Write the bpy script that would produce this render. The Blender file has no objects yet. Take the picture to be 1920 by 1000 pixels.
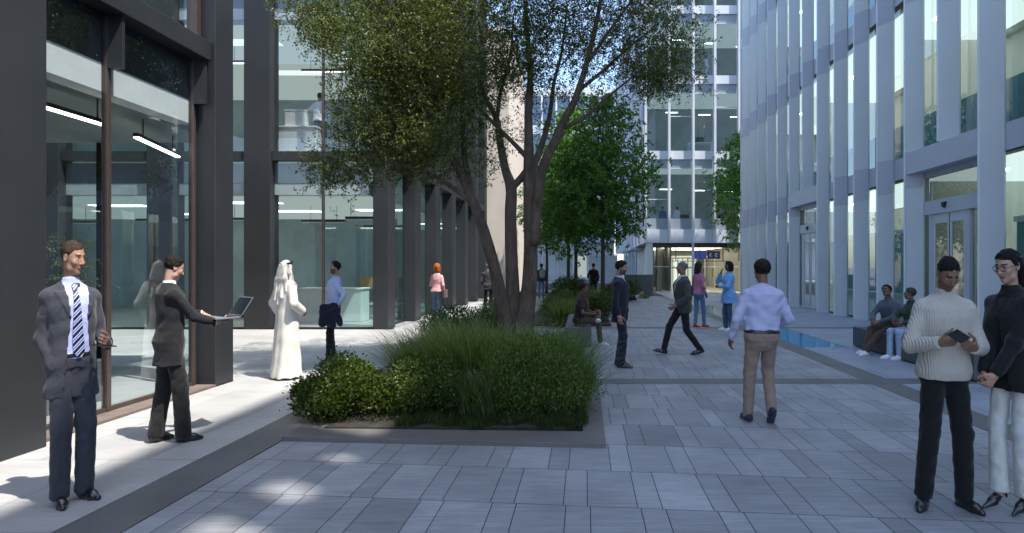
import bpy, math, random
import numpy as np
from mathutils import Vector, Matrix

random.seed(4); RNG = np.random.default_rng(11)
SC = bpy.context.scene
COL = SC.collection
PI = math.pi

# ------------------------------------------------------------------ helpers
class MB:
    """collects polygons of ONE part"""
    def __init__(self): self.v = []; self.f = []
    def add(self, verts, faces):
        n = len(self.v); self.v += [tuple(p) for p in verts]
        self.f += [tuple(i + n for i in f) for f in faces]
        return self
    def box(self, x0, x1, y0, y1, z0, z1):
        return self.prism([(x0, y0), (x1, y0), (x1, y1), (x0, y1)], z0, z1)
    def prism(self, pts, z0, z1):
        a = sum(pts[i][0] * pts[(i + 1) % len(pts)][1] - pts[(i + 1) % len(pts)][0] * pts[i][1] for i in range(len(pts)))
        if a < 0: pts = pts[::-1]
        n = len(pts)
        v = [(x, y, z0) for x, y in pts] + [(x, y, z1) for x, y in pts]
        f = [tuple(range(n))[::-1], tuple(range(n, 2 * n))]
        f += [(i, (i + 1) % n, n + (i + 1) % n, n + i) for i in range(n)]
        return self.add(v, f)
    def obox(self, M, sx, sy, sz):
        v = [M @ Vector((a * sx, b * sy, c * sz)) for c in (-.5, .5) for b in (-.5, .5) for a in (-.5, .5)]
        return self.add(v, [(0, 2, 3, 1), (4, 5, 7, 6), (0, 1, 5, 4), (2, 6, 7, 3), (0, 4, 6, 2), (1, 3, 7, 5)])
    def quad(self, a, b, c, d): return self.add([a, b, c, d], [(0, 1, 2, 3)])
    def tube(self, pts, rad, n=8):
        pts = [Vector(p) for p in pts]
        if not hasattr(rad, '__len__'): rad = [rad] * len(pts)
        v = []; up = Vector((.31, .17, .93))
        for i, p in enumerate(pts):
            t = (pts[min(i + 1, len(pts) - 1)] - pts[max(i - 1, 0)]).normalized()
            a = t.cross(up)
            if a.length < .05: a = t.cross(Vector((1, 0, 0)))
            a.normalize(); b = t.cross(a)
            v += [p + (a * math.cos(2 * PI * k / n) + b * math.sin(2 * PI * k / n)) * rad[i] for k in range(n)]
        f = [(i * n + k, i * n + (k + 1) % n, (i + 1) * n + (k + 1) % n, (i + 1) * n + k) for i in range(len(pts) - 1) for k in range(n)]
        f += [tuple(range(n))[::-1], tuple(range((len(pts) - 1) * n, len(pts) * n))]
        return self.add(v, f)
    def build(self, name, mat, parent=None, smooth=False, bevel=0):
        return np_mesh(name, np.array(self.v, dtype=np.float64), self.f, mat, parent, smooth, bevel=bevel)

def np_mesh(name, V, F, mat, parent=None, smooth=False, colors=None, bevel=0):
    me = bpy.data.meshes.new(name)
    V = np.asarray(V, dtype=np.float32)
    if isinstance(F, np.ndarray):
        nf, k = F.shape
        me.vertices.add(len(V)); me.vertices.foreach_set('co', V.ravel())
        me.loops.add(nf * k); me.loops.foreach_set('vertex_index', F.astype(np.int32).ravel())
        me.polygons.add(nf)
        me.polygons.foreach_set('loop_start', np.arange(0, nf * k, k, dtype=np.int32))
        me.polygons.foreach_set('loop_total', np.full(nf, k, dtype=np.int32))
        me.update(calc_edges=True)
    else:
        me.from_pydata([tuple(map(float, p)) for p in V], [], [tuple(int(i) for i in f) for f in F]); me.update()
    if smooth: me.polygons.foreach_set('use_smooth', np.ones(len(me.polygons), dtype=bool))
    if colors is not None:
        at = me.color_attributes.new('Col', 'FLOAT_COLOR', 'POINT')
        c = np.ones((len(V), 4), dtype=np.float32); c[:, :3] = colors
        at.data.foreach_set('color', c.ravel())
    me.materials.append(mat)
    o = bpy.data.objects.new(name, me); COL.objects.link(o)
    if parent is not None: o.parent = parent
    if bevel:
        m = o.modifiers.new('edge', 'BEVEL'); m.width = bevel; m.segments = 2; m.limit_method = 'ANGLE'
    return o

def tag(o, label=None, cat=None, group=None, kind=None):
    if label: o['label'] = label
    if cat: o['category'] = cat
    if group: o['group'] = group
    if kind: o['kind'] = kind
    return o

def thing(name, label, cat, loc=(0, 0, 0), rz=0, group=None):
    o = bpy.data.objects.new(name, None); COL.objects.link(o)
    o.location = loc; o.rotation_euler = (0, 0, rz); o.empty_display_size = .2
    return tag(o, label, cat, group)

def copy_tree(o, parent=None):
    c = o.copy(); COL.objects.link(c)
    if parent is not None: c.parent = parent
    for ch in list(o.children): copy_tree(ch, c)
    return c

# ------------------------------------------------------------------ materials
def newmat(name):
    m = bpy.data.materials.new(name); m.use_nodes = True
    nt = m.node_tree; nt.nodes.clear()
    return m, nt, nt.nodes.new('ShaderNodeOutputMaterial')

def N(nt, t, **kw):
    n = nt.nodes.new(t)
    for k, v in kw.items():
        if k in n.inputs: n.inputs[k].default_value = v
        else: setattr(n, k, v)
    return n

def pbr(name, col, rough=.6, metal=0, var=.12, vscale=3., bump=0., bscale=40., stretch=(1, 1, 1), spec=.5, sheen=0, attr=False, attrmul=False, sub=0, coat=0, rvar=0.0, emit=None, estr=0):
    m, nt, out = newmat(name); L = nt.links
    p = N(nt, 'ShaderNodeBsdfPrincipled', Roughness=rough, Metallic=metal)
    p.inputs['Specular IOR Level'].default_value = spec
    if sheen: p.inputs['Sheen Weight'].default_value = sheen
    if coat: p.inputs['Coat Weight'].default_value = coat; p.inputs['Coat Roughness'].default_value = .1
    if sub:
        p.inputs['Subsurface Weight'].default_value = sub; p.inputs['Subsurface Radius'].default_value = (.012, .004, .002); p.inputs['Subsurface Scale'].default_value = 1.
    if emit:
        p.inputs['Emission Color'].default_value = (*emit, 1); p.inputs['Emission Strength'].default_value = estr
    tc = N(nt, 'ShaderNodeTexCoord'); mp = N(nt, 'ShaderNodeMapping'); mp.inputs['Scale'].default_value = stretch
    L.new(tc.outputs['Object'], mp.inputs['Vector'])
    nz = N(nt, 'ShaderNodeTexNoise', Scale=vscale, Detail=6., Roughness=.6); L.new(mp.outputs[0], nz.inputs['Vector'])
    mr = N(nt, 'ShaderNodeMapRange'); mr.inputs['From Min'].default_value = .3; mr.inputs['From Max'].default_value = .7
    mr.inputs['To Min'].default_value = 1 - var; mr.inputs['To Max'].default_value = 1 + var
    L.new(nz.outputs['Fac'], mr.inputs['Value'])
    mx = N(nt, 'ShaderNodeMix', data_type='RGBA', blend_type='MULTIPLY'); mx.inputs['Factor'].default_value = 1
    if attr or attrmul:
        at = N(nt, 'ShaderNodeAttribute', attribute_name='Col'); src = at.outputs['Color']
        if attrmul:
            m2 = N(nt, 'ShaderNodeMix', data_type='RGBA', blend_type='MULTIPLY'); m2.inputs['Factor'].default_value = 1
            m2.inputs['A'].default_value = (*col, 1); L.new(src, m2.inputs[7]); m2.inputs[6].default_value = (*col, 1); src = m2.outputs[2]
        L.new(src, mx.inputs[6])
    else: mx.inputs[6].default_value = (*col, 1)
    L.new(mr.outputs[0], mx.inputs[7]); L.new(mx.outputs[2], p.inputs['Base Color'])
    if rvar:
        r2 = N(nt, 'ShaderNodeMapRange'); r2.inputs['From Min'].default_value = .3; r2.inputs['From Max'].default_value = .7
        r2.inputs['To Min'].default_value = max(0, rough - rvar); r2.inputs['To Max'].default_value = rough + rvar
        L.new(nz.outputs['Fac'], r2.inputs['Value']); L.new(r2.outputs[0], p.inputs['Roughness'])
    if bump:
        nb = N(nt, 'ShaderNodeTexNoise', Scale=bscale, Detail=5., Roughness=.65); L.new(mp.outputs[0], nb.inputs['Vector'])
        b = N(nt, 'ShaderNodeBump', Strength=bump, Distance=.01); L.new(nb.outputs['Fac'], b.inputs['Height']); L.new(b.outputs[0], p.inputs['Normal'])
    L.new(p.outputs[0], out.inputs['Surface'])
    return m

def glass(name, tint=(.8, .9, .92), refl=1.0, rough=0.0, ior=1.5, frost=None, frostf=0):
    m, nt, out = newmat(name); L = nt.links
    tr = N(nt, 'ShaderNodeBsdfTransparent', Color=(*tint, 1)); gl = N(nt, 'ShaderNodeBsdfGlossy', Roughness=rough, Color=(.95, .98, 1, 1))
    fr = N(nt, 'ShaderNodeFresnel', IOR=ior); mu = N(nt, 'ShaderNodeMath', operation='MULTIPLY'); mu.inputs[1].default_value = refl; mu.use_clamp = True
    ge = N(nt, 'ShaderNodeNewGeometry'); inv = N(nt, 'ShaderNodeMath', operation='SUBTRACT'); inv.inputs[0].default_value = 1; L.new(ge.outputs['Backfacing'], inv.inputs[1])
    m0 = N(nt, 'ShaderNodeMath', operation='MULTIPLY'); L.new(fr.outputs[0], m0.inputs[0]); L.new(inv.outputs[0], m0.inputs[1])
    L.new(m0.outputs[0], mu.inputs[0]); mix = N(nt, 'ShaderNodeMixShader'); L.new(mu.outputs[0], mix.inputs[0])
    base = tr.outputs[0]
    if frost:
        df = N(nt, 'ShaderNodeBsdfDiffuse', Color=(*frost, 1)); m2 = N(nt, 'ShaderNodeMixShader', Fac=frostf); m2.inputs[0].default_value = frostf
        L.new(tr.outputs[0], m2.inputs[1]); L.new(df.outputs[0], m2.inputs[2]); base = m2.outputs[0]
    L.new(base, mix.inputs[1]); L.new(gl.outputs[0], mix.inputs[2]); L.new(mix.outputs[0], out.inputs['Surface'])
    return m

def leafmat(name, rough=.45, trans=.35, tcol=(.9, 1.0, .35)):
    m, nt, out = newmat(name); L = nt.links
    at = N(nt, 'ShaderNodeAttribute', attribute_name='Col')
    p = N(nt, 'ShaderNodeBsdfPrincipled', Roughness=rough); p.inputs['Specular IOR Level'].default_value = .35
    L.new(at.outputs['Color'], p.inputs['Base Color'])
    t = N(nt, 'ShaderNodeBsdfTranslucent'); mx = N(nt, 'ShaderNodeMix', data_type='RGBA', blend_type='MULTIPLY'); mx.inputs['Factor'].default_value = 1
    L.new(at.outputs['Color'], mx.inputs[6]); mx.inputs[7].default_value = (tcol[0] * 1.6, tcol[1] * 1.6, tcol[2] * 1.6, 1); L.new(mx.outputs[2], t.inputs['Color'])
    s = N(nt, 'ShaderNodeMixShader'); s.inputs[0].default_value = trans
    L.new(p.outputs[0], s.inputs[1]); L.new(t.outputs[0], s.inputs[2]); L.new(s.outputs[0], out.inputs['Surface'])
    return m

def emis(name, col, strength):
    m, nt, out = newmat(name); e = N(nt, 'ShaderNodeEmission', Color=(*col, 1), Strength=strength)
    nt.links.new(e.outputs[0], out.inputs['Surface']); return m

M = {}
M['dark_metal'] = pbr('dark_metal', (.023, .0245, .028), .5, .0, .14, .7, .03, 90, spec=.5, rvar=.08)
M['black_metal'] = pbr('black_metal', (.018, .018, .02), .4, 0, .1)
M['copper'] = pbr('bronze_mullion', (.125, .095, .085), .38, .6, .12, 4)
M['sill'] = pbr('sill_stone', (.16, .125, .11), .7, 0, .2, 5, .2, 60)
M['fin'] = pbr('fin_metal', (.60, .635, .66), .42, .0, .06, .4, .02, 60, rvar=.06)
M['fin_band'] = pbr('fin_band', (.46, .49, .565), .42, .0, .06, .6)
M['spandrel'] = pbr('spandrel_metal', (.54, .57, .63), .45, 0, .06, .8)
M['white'] = pbr('white_paint', (.78, .77, .75), .6, 0, .05)
M['lavender'] = pbr('spandrel_lavender', (.20, .19, .23), .5, 0, .1, 2)
M['speckle'] = None
M['room_dark'] = pbr('room_teal_grey', (.34, .40, .43), .7, 0, .25, .6)
M['room_mid'] = pbr('room_grey', (.34, .38, .38), .8, 0, .15, .8)
M['room_light'] = pbr('room_light', (.66, .67, .62), .8, 0, .08, .6)
M['room_floor'] = pbr('room_floor', (.45, .46, .45), .35, 0, .15, 1.2)
M['teal'] = pbr('teal_panel', (.14, .33, .33), .35, 0, .2, .8)
M['wood'] = pbr('pale_wood', (.42, .27, .14), .5, 0, .2, 6, stretch=(1, 1, 8))
M['yellow'] = pbr('yellow_cushion', (.65, .55, .05), .8)
M['blue_cloth'] = pbr('blue_cushion', (.05, .12, .3), .8)
M['beige_wall'] = pbr('beige_render', (.62, .55, .47), .8, 0, .06, 1.5, .1, 80)
M['back_metal'] = pbr('back_block_metal', (.60, .63, .68), .45, 0, .06, .8)
M['far_metal'] = pbr('far_cladding', (.36, .43, .56), .5, 0, .08, .5)
M['light'] = emis('lamp_light', (1, .96, .88), 5)
M['lobby_light'] = emis('lobby_light', (1, .94, .80), 1.5)
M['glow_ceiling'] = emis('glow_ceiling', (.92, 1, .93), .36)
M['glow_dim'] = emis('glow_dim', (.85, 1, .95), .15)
M['added_room_light'] = emis('added_room_light', (.95, 1, .93), 2.2)
M['screen_blue'] = emis('screen_blue', (.05, .07, .40), .28)
M['screen_dark'] = emis('screen_navy', (.01, .015, .05), .5)
M['screen_white'] = emis('screen_white', (.4, .45, .65), .2)
M['glass_lobby'] = glass('lobby_glass', (.92, .955, .965), 2.1, ior=1.45)
M['glass_facade'] = glass('facade_glass', (.93, .965, .97), 1.9, ior=1.45)
M['glass_teal'] = glass('arcade_glass', (.70, .86, .86), 2.4)
M['glass_right'] = glass('right_glass', (.88, .96, .97), 1.6)
M['glass_door'] = glass('door_glass', (.62, .67, .68), 3.6)
M['glass_back'] = glass('back_glass', (.78, .86, .90), 2.2)
M['glass_blue'] = glass('blue_glass', (.3, .42, .6), 2.2, frost=(.10, .16, .26), frostf=.35)
M['spandrel_glass'] = glass('spandrel_glass', (.5, .6, .65), 2.0, frost=(.35, .42, .47), frostf=.75)

# dark ceiling-void panel with pale specks
def speckle():
    m, nt, out = newmat('speckled_dark_panel'); L = nt.links
    p = N(nt, 'ShaderNodeBsdfPrincipled', Roughness=.35)
    tc = N(nt, 'ShaderNodeTexCoord'); v = N(nt, 'ShaderNodeTexVoronoi', Scale=17.); nz = N(nt, 'ShaderNodeTexNoise', Scale=3.)
    L.new(tc.outputs['Object'], v.inputs['Vector']); L.new(tc.outputs['Object'], nz.inputs['Vector'])
    a = N(nt, 'ShaderNodeMath', operation='LESS_THAN'); L.new(v.outputs['Distance'], a.inputs[0])
    s = N(nt, 'ShaderNodeMapRange'); s.inputs[1].default_value = .42; s.inputs[2].default_value = .75; s.inputs[3].default_value = 0; s.inputs[4].default_value = .3
    L.new(nz.outputs[0], s.inputs[0]); L.new(s.outputs[0], a.inputs[1])
    mx = N(nt, 'ShaderNodeMix', data_type='RGBA'); L.new(a.outputs[0], mx.inputs[0]); mx.inputs[6].default_value = (.045, .045, .05, 1); mx.inputs[7].default_value = (.75, .78, .82, 1)
    L.new(mx.outputs[2], p.inputs['Base Color']); L.new(p.outputs[0], out.inputs['Surface']); return m
M['speckle'] = speckle()

def stone(name, col, var=.12, streak=(1.2, 14, 14), sv=.14, rough=.55, attrmul=False):
    """brushed stone: fine streaks along X plus clouding"""
    m, nt, out = newmat(name); L = nt.links
    p = N(nt, 'ShaderNodeBsdfPrincipled', Roughness=rough); p.inputs['Specular IOR Level'].default_value = .4
    tc = N(nt, 'ShaderNodeTexCoord'); mp = N(nt, 'ShaderNodeMapping'); mp.inputs['Scale'].default_value = streak
    L.new(tc.outputs['Object'], mp.inputs[0])
    n1 = N(nt, 'ShaderNodeTexNoise', Scale=2.2, Detail=7., Roughness=.65); L.new(mp.outputs[0], n1.inputs['Vector'])
    n2 = N(nt, 'ShaderNodeTexNoise', Scale=1.3, Detail=5.); L.new(tc.outputs['Object'], n2.inputs['Vector'])
    n3 = N(nt, 'ShaderNodeTexNoise', Scale=120., Detail=2.); L.new(tc.outputs['Object'], n3.inputs['Vector'])
    def rng(n, v):
        r = N(nt, 'ShaderNodeMapRange'); r.inputs[1].default_value = .3; r.inputs[2].default_value = .7; r.inputs[3].default_value = 1 - v; r.inputs[4].default_value = 1 + v
        L.new(n.outputs[0], r.inputs[0]); return r
    a, b, c = rng(n1, sv), rng(n2, var), rng(n3, .08)
    q = N(nt, 'ShaderNodeMath', operation='MULTIPLY'); L.new(a.outputs[0], q.inputs[0]); L.new(b.outputs[0], q.inputs[1])
    q2 = N(nt, 'ShaderNodeMath', operation='MULTIPLY'); L.new(q.outputs[0], q2.inputs[0]); L.new(c.outputs[0], q2.inputs[1])
    mx = N(nt, 'ShaderNodeMix', data_type='RGBA', blend_type='MULTIPLY'); mx.inputs[0].default_value = 1; mx.inputs[6].default_value = (*col, 1)
    L.new(q2.outputs[0], mx.inputs[7]); o = mx.outputs[2]
    if attrmul:
        at = N(nt, 'ShaderNodeAttribute', attribute_name='Col'); m2 = N(nt, 'ShaderNodeMix', data_type='RGBA', blend_type='MULTIPLY'); m2.inputs[0].default_value = 1
        L.new(o, m2.inputs[6]); L.new(at.outputs['Color'], m2.inputs[7]); o = m2.outputs[2]
    L.new(o, p.inputs['Base Color'])
    rr = rng(n1, .18); rm = N(nt, 'ShaderNodeMath', operation='MULTIPLY'); rm.inputs[1].default_value = rough; L.new(rr.outputs[0], rm.inputs[0]); L.new(rm.outputs[0], p.inputs['Roughness'])
    bp = N(nt, 'ShaderNodeBump', Strength=.22, Distance=.004); L.new(n1.outputs[0], bp.inputs['Height']); L.new(bp.outputs[0], p.inputs['Normal'])
    L.new(p.outputs[0], out.inputs['Surface']); return m
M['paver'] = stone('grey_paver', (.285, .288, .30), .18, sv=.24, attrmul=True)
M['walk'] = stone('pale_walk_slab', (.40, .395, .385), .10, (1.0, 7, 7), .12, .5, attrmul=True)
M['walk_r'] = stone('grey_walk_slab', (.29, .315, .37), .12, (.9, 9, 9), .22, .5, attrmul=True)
M['band'] = stone('dark_band_stone', (.13, .129, .125), .14, (10, 1.2, 10), .12, .5)
M['slab'] = stone('planter_slab', (.145, .135, .13), .14, (1.5, 10, 10), .1, .5)
M['joint'] = pbr('dark_joint', (.035, .035, .04), .9)
M['bench'] = stone('bench_stone', (.10, .105, .115), .15, (2, 2, 2), .1, .6)
M['soil'] = pbr('soil', (.03, .026, .018), .95, 0, .4, 8, .8, 40)
M['pool_tile'] = pbr('pool_tile', (.17, .50, .68), .3, 0, .3, 9)
M['ground'] = pbr('ground_stone', (.22, .23, .25), .8, 0, .15, .6)

# ------------------------------------------------------------------ camera, light, sky
cam_d = bpy.data.cameras.new('camera'); cam = bpy.data.objects.new('camera', cam_d); COL.objects.link(cam)
cam.location = (0, 0, 1.65); cam.rotation_euler = (PI / 2, 0, 0)
cam_d.sensor_width = 36; cam_d.lens = 36 * 1150 / 1920; cam_d.shift_x = -137 / 1920; cam_d.clip_end = 2000
SC.camera = cam

EL = math.radians(62); HX, HY = .87, -.493
S = Vector((HX * math.cos(EL), HY * math.cos(EL), math.sin(EL))).normalized()
sl = bpy.data.lights.new('sun', 'SUN'); sl.energy = 2.65; sl.angle = math.radians(.55); sl.color = (1, .95, .87)
so = bpy.data.objects.new('sun', sl); COL.objects.link(so); so.rotation_euler = S.to_track_quat('Z', 'Y').to_euler(); so.location = (20, -10, 40)

w = bpy.data.worlds.new('World'); SC.world = w; w.use_nodes = True
wn = w.node_tree; wn.nodes.clear()
sky = wn.nodes.new('ShaderNodeTexSky'); sky.sky_type = 'NISHITA'; sky.sun_disc = False
sky.sun_elevation = EL; sky.sun_rotation = math.atan2(S.x, S.y); sky.air_density = 1.0; sky.dust_density = 1.0; sky.ozone_density = 1.2
bg = wn.nodes.new('ShaderNodeBackground'); bg.inputs[1].default_value = .15
wo = wn.nodes.new('ShaderNodeOutputWorld'); wn.links.new(sky.outputs[0], bg.inputs[0]); wn.links.new(bg.outputs[0], wo.inputs[0])
SC.view_settings.view_transform = 'Standard'; SC.view_settings.look = 'None'; SC.view_settings.gamma = 1
SC.view_settings.exposure = 1.62
SC.render.engine = 'CYCLES'
cy = SC.cycles; cy.max_bounces = 10; cy.transparent_max_bounces = 24; cy.diffuse_bounces = 4; cy.glossy_bounces = 5; cy.caustics_reflective = False; cy.caustics_refractive = False
cy.sample_clamp_indirect = 6; cy.use_denoising = True
# ------------------------------------------------------------------ ground, paving
MB().quad((-400, -200, -.02), (400, -200, -.02), (400, 600, -.02), (-400, 600, -.02)).build('ground', M['ground'])['kind'] = 'structure'
def struct(o): o['kind'] = 'structure'; return o
struct(MB().box(-5.06, 8.75, -6, 60, -.019, -.006).build('paving_joint_bed', M['joint']))

def slabs(name, x0, x1, y0, y1, widths, depth, skew, mat, gap=.006, tone=.10, offs=None, phase=0., z=0., rot=False):
    """one sheet of separate slabs; rows run along X (skewed), each slab keeps its own tone"""
    V = []; F = []; C = []
    r = 0; y = y0 + phase - 3 * depth
    rs = np.random.default_rng(5)
    while y < y1 + 1.2:
        x = x0 - rs.uniform(0, sum(widths)) if offs is None else x0 - offs[r % len(offs)]
        k = 0
        while x < x1:
            wd = widths[k % len(widths)]
            a, b = max(x + gap / 2, x0), min(x + wd - gap / 2, x1)
            t = 1 + rs.normal(0, tone); k += 1
            if b - a > .02:
                q = []
                for (px, py) in ((a, y + gap / 2), (b, y + gap / 2), (b, y + depth - gap / 2), (a, y + depth - gap / 2)):
                    yy = py + skew * px
                    q.append((px, min(max(yy, y0), y1)))
                if q[2][1] - q[1][1] > .01 or q[3][1] - q[0][1] > .01:
                    n = len(V); V += [(px, py, z) for px, py in q]; F.append((n, n + 1, n + 2, n + 3)); C += [(t, t, t * 1.01)] * 4
            x += wd
        y += depth; r += 1
    return struct(np_mesh(name, np.array(V), np.array(F), mat, colors=np.clip(np.array(C), .6, 1.4)))

PW = [.345, .168]
SK = -.10
# plaza pavers, near field (towards the camera from the first cross band) and beyond
slabs('plaza_paving', -2.87, 4.03, -1.5, 8.62, PW, .742, SK, M['paver'], phase=.53, tone=.10)
slabs('plaza_paving_beyond', -2.87, 4.03, 9.03, 16.35, PW, .742, 0, M['paver'], phase=.2, tone=.06)
slabs('plaza_paving_far', -2.87, 4.03, 16.75, 34, PW, .742, 0, M['paver'], phase=.2, tone=.05)
slabs('left_walk', -5.06, -3.31, -2, 32, [.9, 1.2], 1.45, 0, M['walk'], gap=.004, tone=.05)
slabs('recess_walk', -20, -5.06, 8.865, 16.07, [1.5, 1.5], 1.45, 0, M['walk'], gap=.004, tone=.05)
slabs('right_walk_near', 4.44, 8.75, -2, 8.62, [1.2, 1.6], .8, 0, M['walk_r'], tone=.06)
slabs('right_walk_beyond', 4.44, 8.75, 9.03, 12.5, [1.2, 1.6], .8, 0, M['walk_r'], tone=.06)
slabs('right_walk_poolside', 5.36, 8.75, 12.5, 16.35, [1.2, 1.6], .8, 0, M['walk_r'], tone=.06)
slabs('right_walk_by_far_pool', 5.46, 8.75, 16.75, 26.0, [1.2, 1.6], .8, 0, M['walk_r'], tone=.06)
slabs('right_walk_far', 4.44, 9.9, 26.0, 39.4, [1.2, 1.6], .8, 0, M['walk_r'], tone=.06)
struct(MB().box(-20, -5.06, 8.9, 16.4, -.019, -.006).build('recess_bed', M['joint']))
b = MB()
b.box(-3.3, -2.88, -2, 34, -.019, .002)
b.box(4.035, 4.435, -2, 34, -.019, .002)
struct(b.build('dark_paving_band', M['band']))
struct(MB().box(.2, 4.03, 8.63, 9.02, -.019, .002).box(4.44, 8.75, 8.63, 9.02, -.019, .002).build('cross_band', M['band']))
struct(MB().box(-2.87, 4.03, 16.36, 16.74, -.019, .002).box(4.44, 8.75, 16.36, 16.74, -.019, .002).build('far_cross_band', M['band']))
# shallow reflecting pools: dark rim, tiled floor, water sheet
def water():
    m, nt, out = newmat('pool_water'); L = nt.links
    tr = N(nt, 'ShaderNodeBsdfTransparent', Color=(.62, .86, .95, 1)); gl = N(nt, 'ShaderNodeBsdfGlossy', Roughness=.02)
    fr = N(nt, 'ShaderNodeFresnel', IOR=1.18); mx = N(nt, 'ShaderNodeMixShader')
    nz = N(nt, 'ShaderNodeTexNoise', Scale=5., Detail=3.); bp = N(nt, 'ShaderNodeBump', Strength=.06, Distance=.01)
    L.new(nz.outputs[0], bp.inputs['Height']); L.new(bp.outputs[0], fr.inputs['Normal']); L.new(bp.outputs[0], gl.inputs['Normal'])
    L.new(fr.outputs[0], mx.inputs[0]); L.new(tr.outputs[0], mx.inputs[1]); L.new(gl.outputs[0], mx.inputs[2]); L.new(mx.outputs[0], out.inputs[0]); return m
M['water'] = water()
struct(MB().quad((4.44, 12.5, -.0045), (5.36, 12.5, -.0045), (5.36, 16.35, -.0045), (4.44, 16.35, -.0045))
       .quad((4.44, 16.75, -.0045), (5.46, 16.75, -.0045), (5.46, 26, -.0045), (4.44, 26, -.0045)).build('pool_floor', M['pool_tile']))
struct(MB().quad((4.44, 12.5, -.0015), (5.36, 12.5, -.0015), (5.36, 16.35, -.0015), (4.44, 16.35, -.0015))
       .quad((4.44, 16.75, -.0015), (5.46, 16.75, -.0015), (5.46, 26, -.0015), (4.44, 26, -.0015)).build('pool_water', M['water']))

# planter bed (flush stone kerb slab with soil inside)
t = thing('planter_bed', 'long planter bed with a flush dark stone slab rim under the big tree', 'planter', (0, 0, 0))
mb = MB()
mb.prism([(-2.865, 5.79), (.19, 5.56), (.19, 5.97), (-2.865, 6.10)], -.015, .045)
mb.box(-2.865, -2.6, 6.102, 14, -.015, .040); mb.prism([(-.02, 5.985), (.19, 5.972), (.19, 8.62), (-.02, 8.62)], -.015, .043)
mb.build('stone_rim', M['slab'], t, bevel=.004)
MB().box(-2.6, -.02, 6.1, 12.4, -.015, .05).build('soil', M['soil'], t)
t = thing('planter_bed', 'far planter bed of shrubs and small trees behind the stone bench', 'planter', (0, 0, 0))
MB().prism([(-1.7, 16.9), (.72, 16.9), (.72, 22.5), (1.6, 24.5), (2.4, 33), (-1.7, 33)], -.015, .05).build('soil', M['soil'], t)
MB().box(-1.8, -1.705, 16.8, 33, -.015, .07).build('stone_rim', M['slab'], t)

# benches
t = thing('stone_bench', 'dark stone block bench beside the tree planter with one man seated', 'bench', (0, 0, 0), group='dark stone block benches')
MB().box(-.42, .13, 12.5, 16.2, 0.02, .40).build('block', M['bench'], t, bevel=.012)
MB().box(-.38, .09, 12.53, 16.15, -.01, .02).build('plinth', M['black_metal'], t)
t = thing('stone_bench', 'long dark stone block bench by the pool with two people seated', 'bench', (0, 0, 0), group='dark stone block benches')
MB().box(5.55, 6.25, 8.75, 12.72, .02, .41).build('block', M['bench'], t, bevel=.012)
MB().box(5.60, 6.20, 8.80, 12.67, -.01, .02).build('plinth', M['black_metal'], t)

# ------------------------------------------------------------------ left dark building
LB = thing('office_building', 'dark metal framed office building with tall glass along the left side', 'building', (-5.2, 8, 0))
LB.location = (0, 0, 0)
dm = M['dark_metal']
def pane_x(x, y0, y1, z0, z1, mat, name='pane', par=None, th=.018):   # pane in a plane of constant x
    return MB().box(x - th / 2, x + th / 2, y0, y1, z0, z1).build(name, mat, par)
def pane_y(y, x0, x1, z0, z1, mat, name='pane', par=None, th=.018):
    return MB().box(x0, x1, y - th / 2, y + th / 2, z0, z1).build(name, mat, par)
TOP = 19.0
# near pillar and lobby corner column
MB().box(-5.9, -4.93, -3, 5.62, 0, TOP).build('pillar', dm, LB, bevel=.01)
MB().box(-5.36, -5.08, 8.43, 8.86, 0, TOP).build('column', dm, LB, bevel=.008)
MB().box(-5.45, -5.07, 5.63, 8.425, -.015, .03).build('sill', M['sill'], LB)
# beam and dark spandrel of the glazed lobby
MB().box(-5.45, -5.12, 5.63, 8.40, 4.46, 4.72).build('beam', dm, LB, bevel=.008)
for (y0, y1) in ((5.63, 6.822), (6.888, 8.32)):
    w_ = pane_x(-5.35, y0, y1, .035, 4.45, M['glass_lobby'], 'window', LB)
    MB().box(-5.375, -5.325, y0, y1, .031, .075).build('window_frame', M['copper'], w_)
    w_ = pane_x(-5.35, y0, y1, 4.73, 9.1, M['glass_facade'], 'window', LB)
for yc in (6.855, 8.355):
    MB().box(-5.385, -5.315, yc - .03, yc + .03, .031, 4.455).build('mullion', M['copper'], LB, bevel=.005)
    MB().prism([(-5.312, yc - .035), (-5.16, yc - .022), (-5.16, yc + .022), (-5.312, yc + .035)], 3.86, 4.455).build('mullion_bracket', dm, LB)
    MB().box(-5.40, -5.26, yc - .04, yc + .04, 4.73, 9.1).build('mullion', M['copper'], LB)
MB().box(-5.41, -5.385, 5.63, 8.42, 3.93, 4.455).build('ceiling_void_panel', M['speckle'], LB)
MB().box(-5.62, -5.385, 5.63, 8.42, 3.60, 3.92).build('bulkhead', M['white'], LB)
MB().box(-20, -5.63, 2, 8.42, 3.70, 3.78).build('lobby_ceiling', M['room_mid'], LB); MB().box(-20, -6.0, 8.425, 10.15, 3.70, 3.78).build('lobby_ceiling', M['room_mid'], LB)
MB().box(-20, -5.47, 2, 10.2, -.018, .002).build('lobby_floor', M['walk'], LB) if False else None
slabs('lobby_floor', -20, -5.46, 2, 8.86, [1.5, 1.5], 1.45, 0, M['walk'], gap=.004, tone=.05)
MB().box(-20.2, -20, 2, 33, 0, TOP).build('inner_wall', M['room_mid'], LB)
MB().box(-20, -5.46, 1.8, 2, 0, 4.4).build('inner_wall', M['room_mid'], LB)
for (x0, x1) in ((-19.9, -17.1), (-17.0, -14.6), (-14.5, -12.3), (-12.2, -10.15), (-10.05, -8.1), (-8.0, -6.02)):
    pane_y(10.2, x0, x1, .02, 3.69, M['glass_facade'], 'window', LB)
for x in (-17.05, -14.55, -12.25, -10.1, -8.05, -5.98):
    MB().box(x - .04, x + .04, 10.15, 10.25, 0, 3.7).build('mullion', dm, LB)
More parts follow.
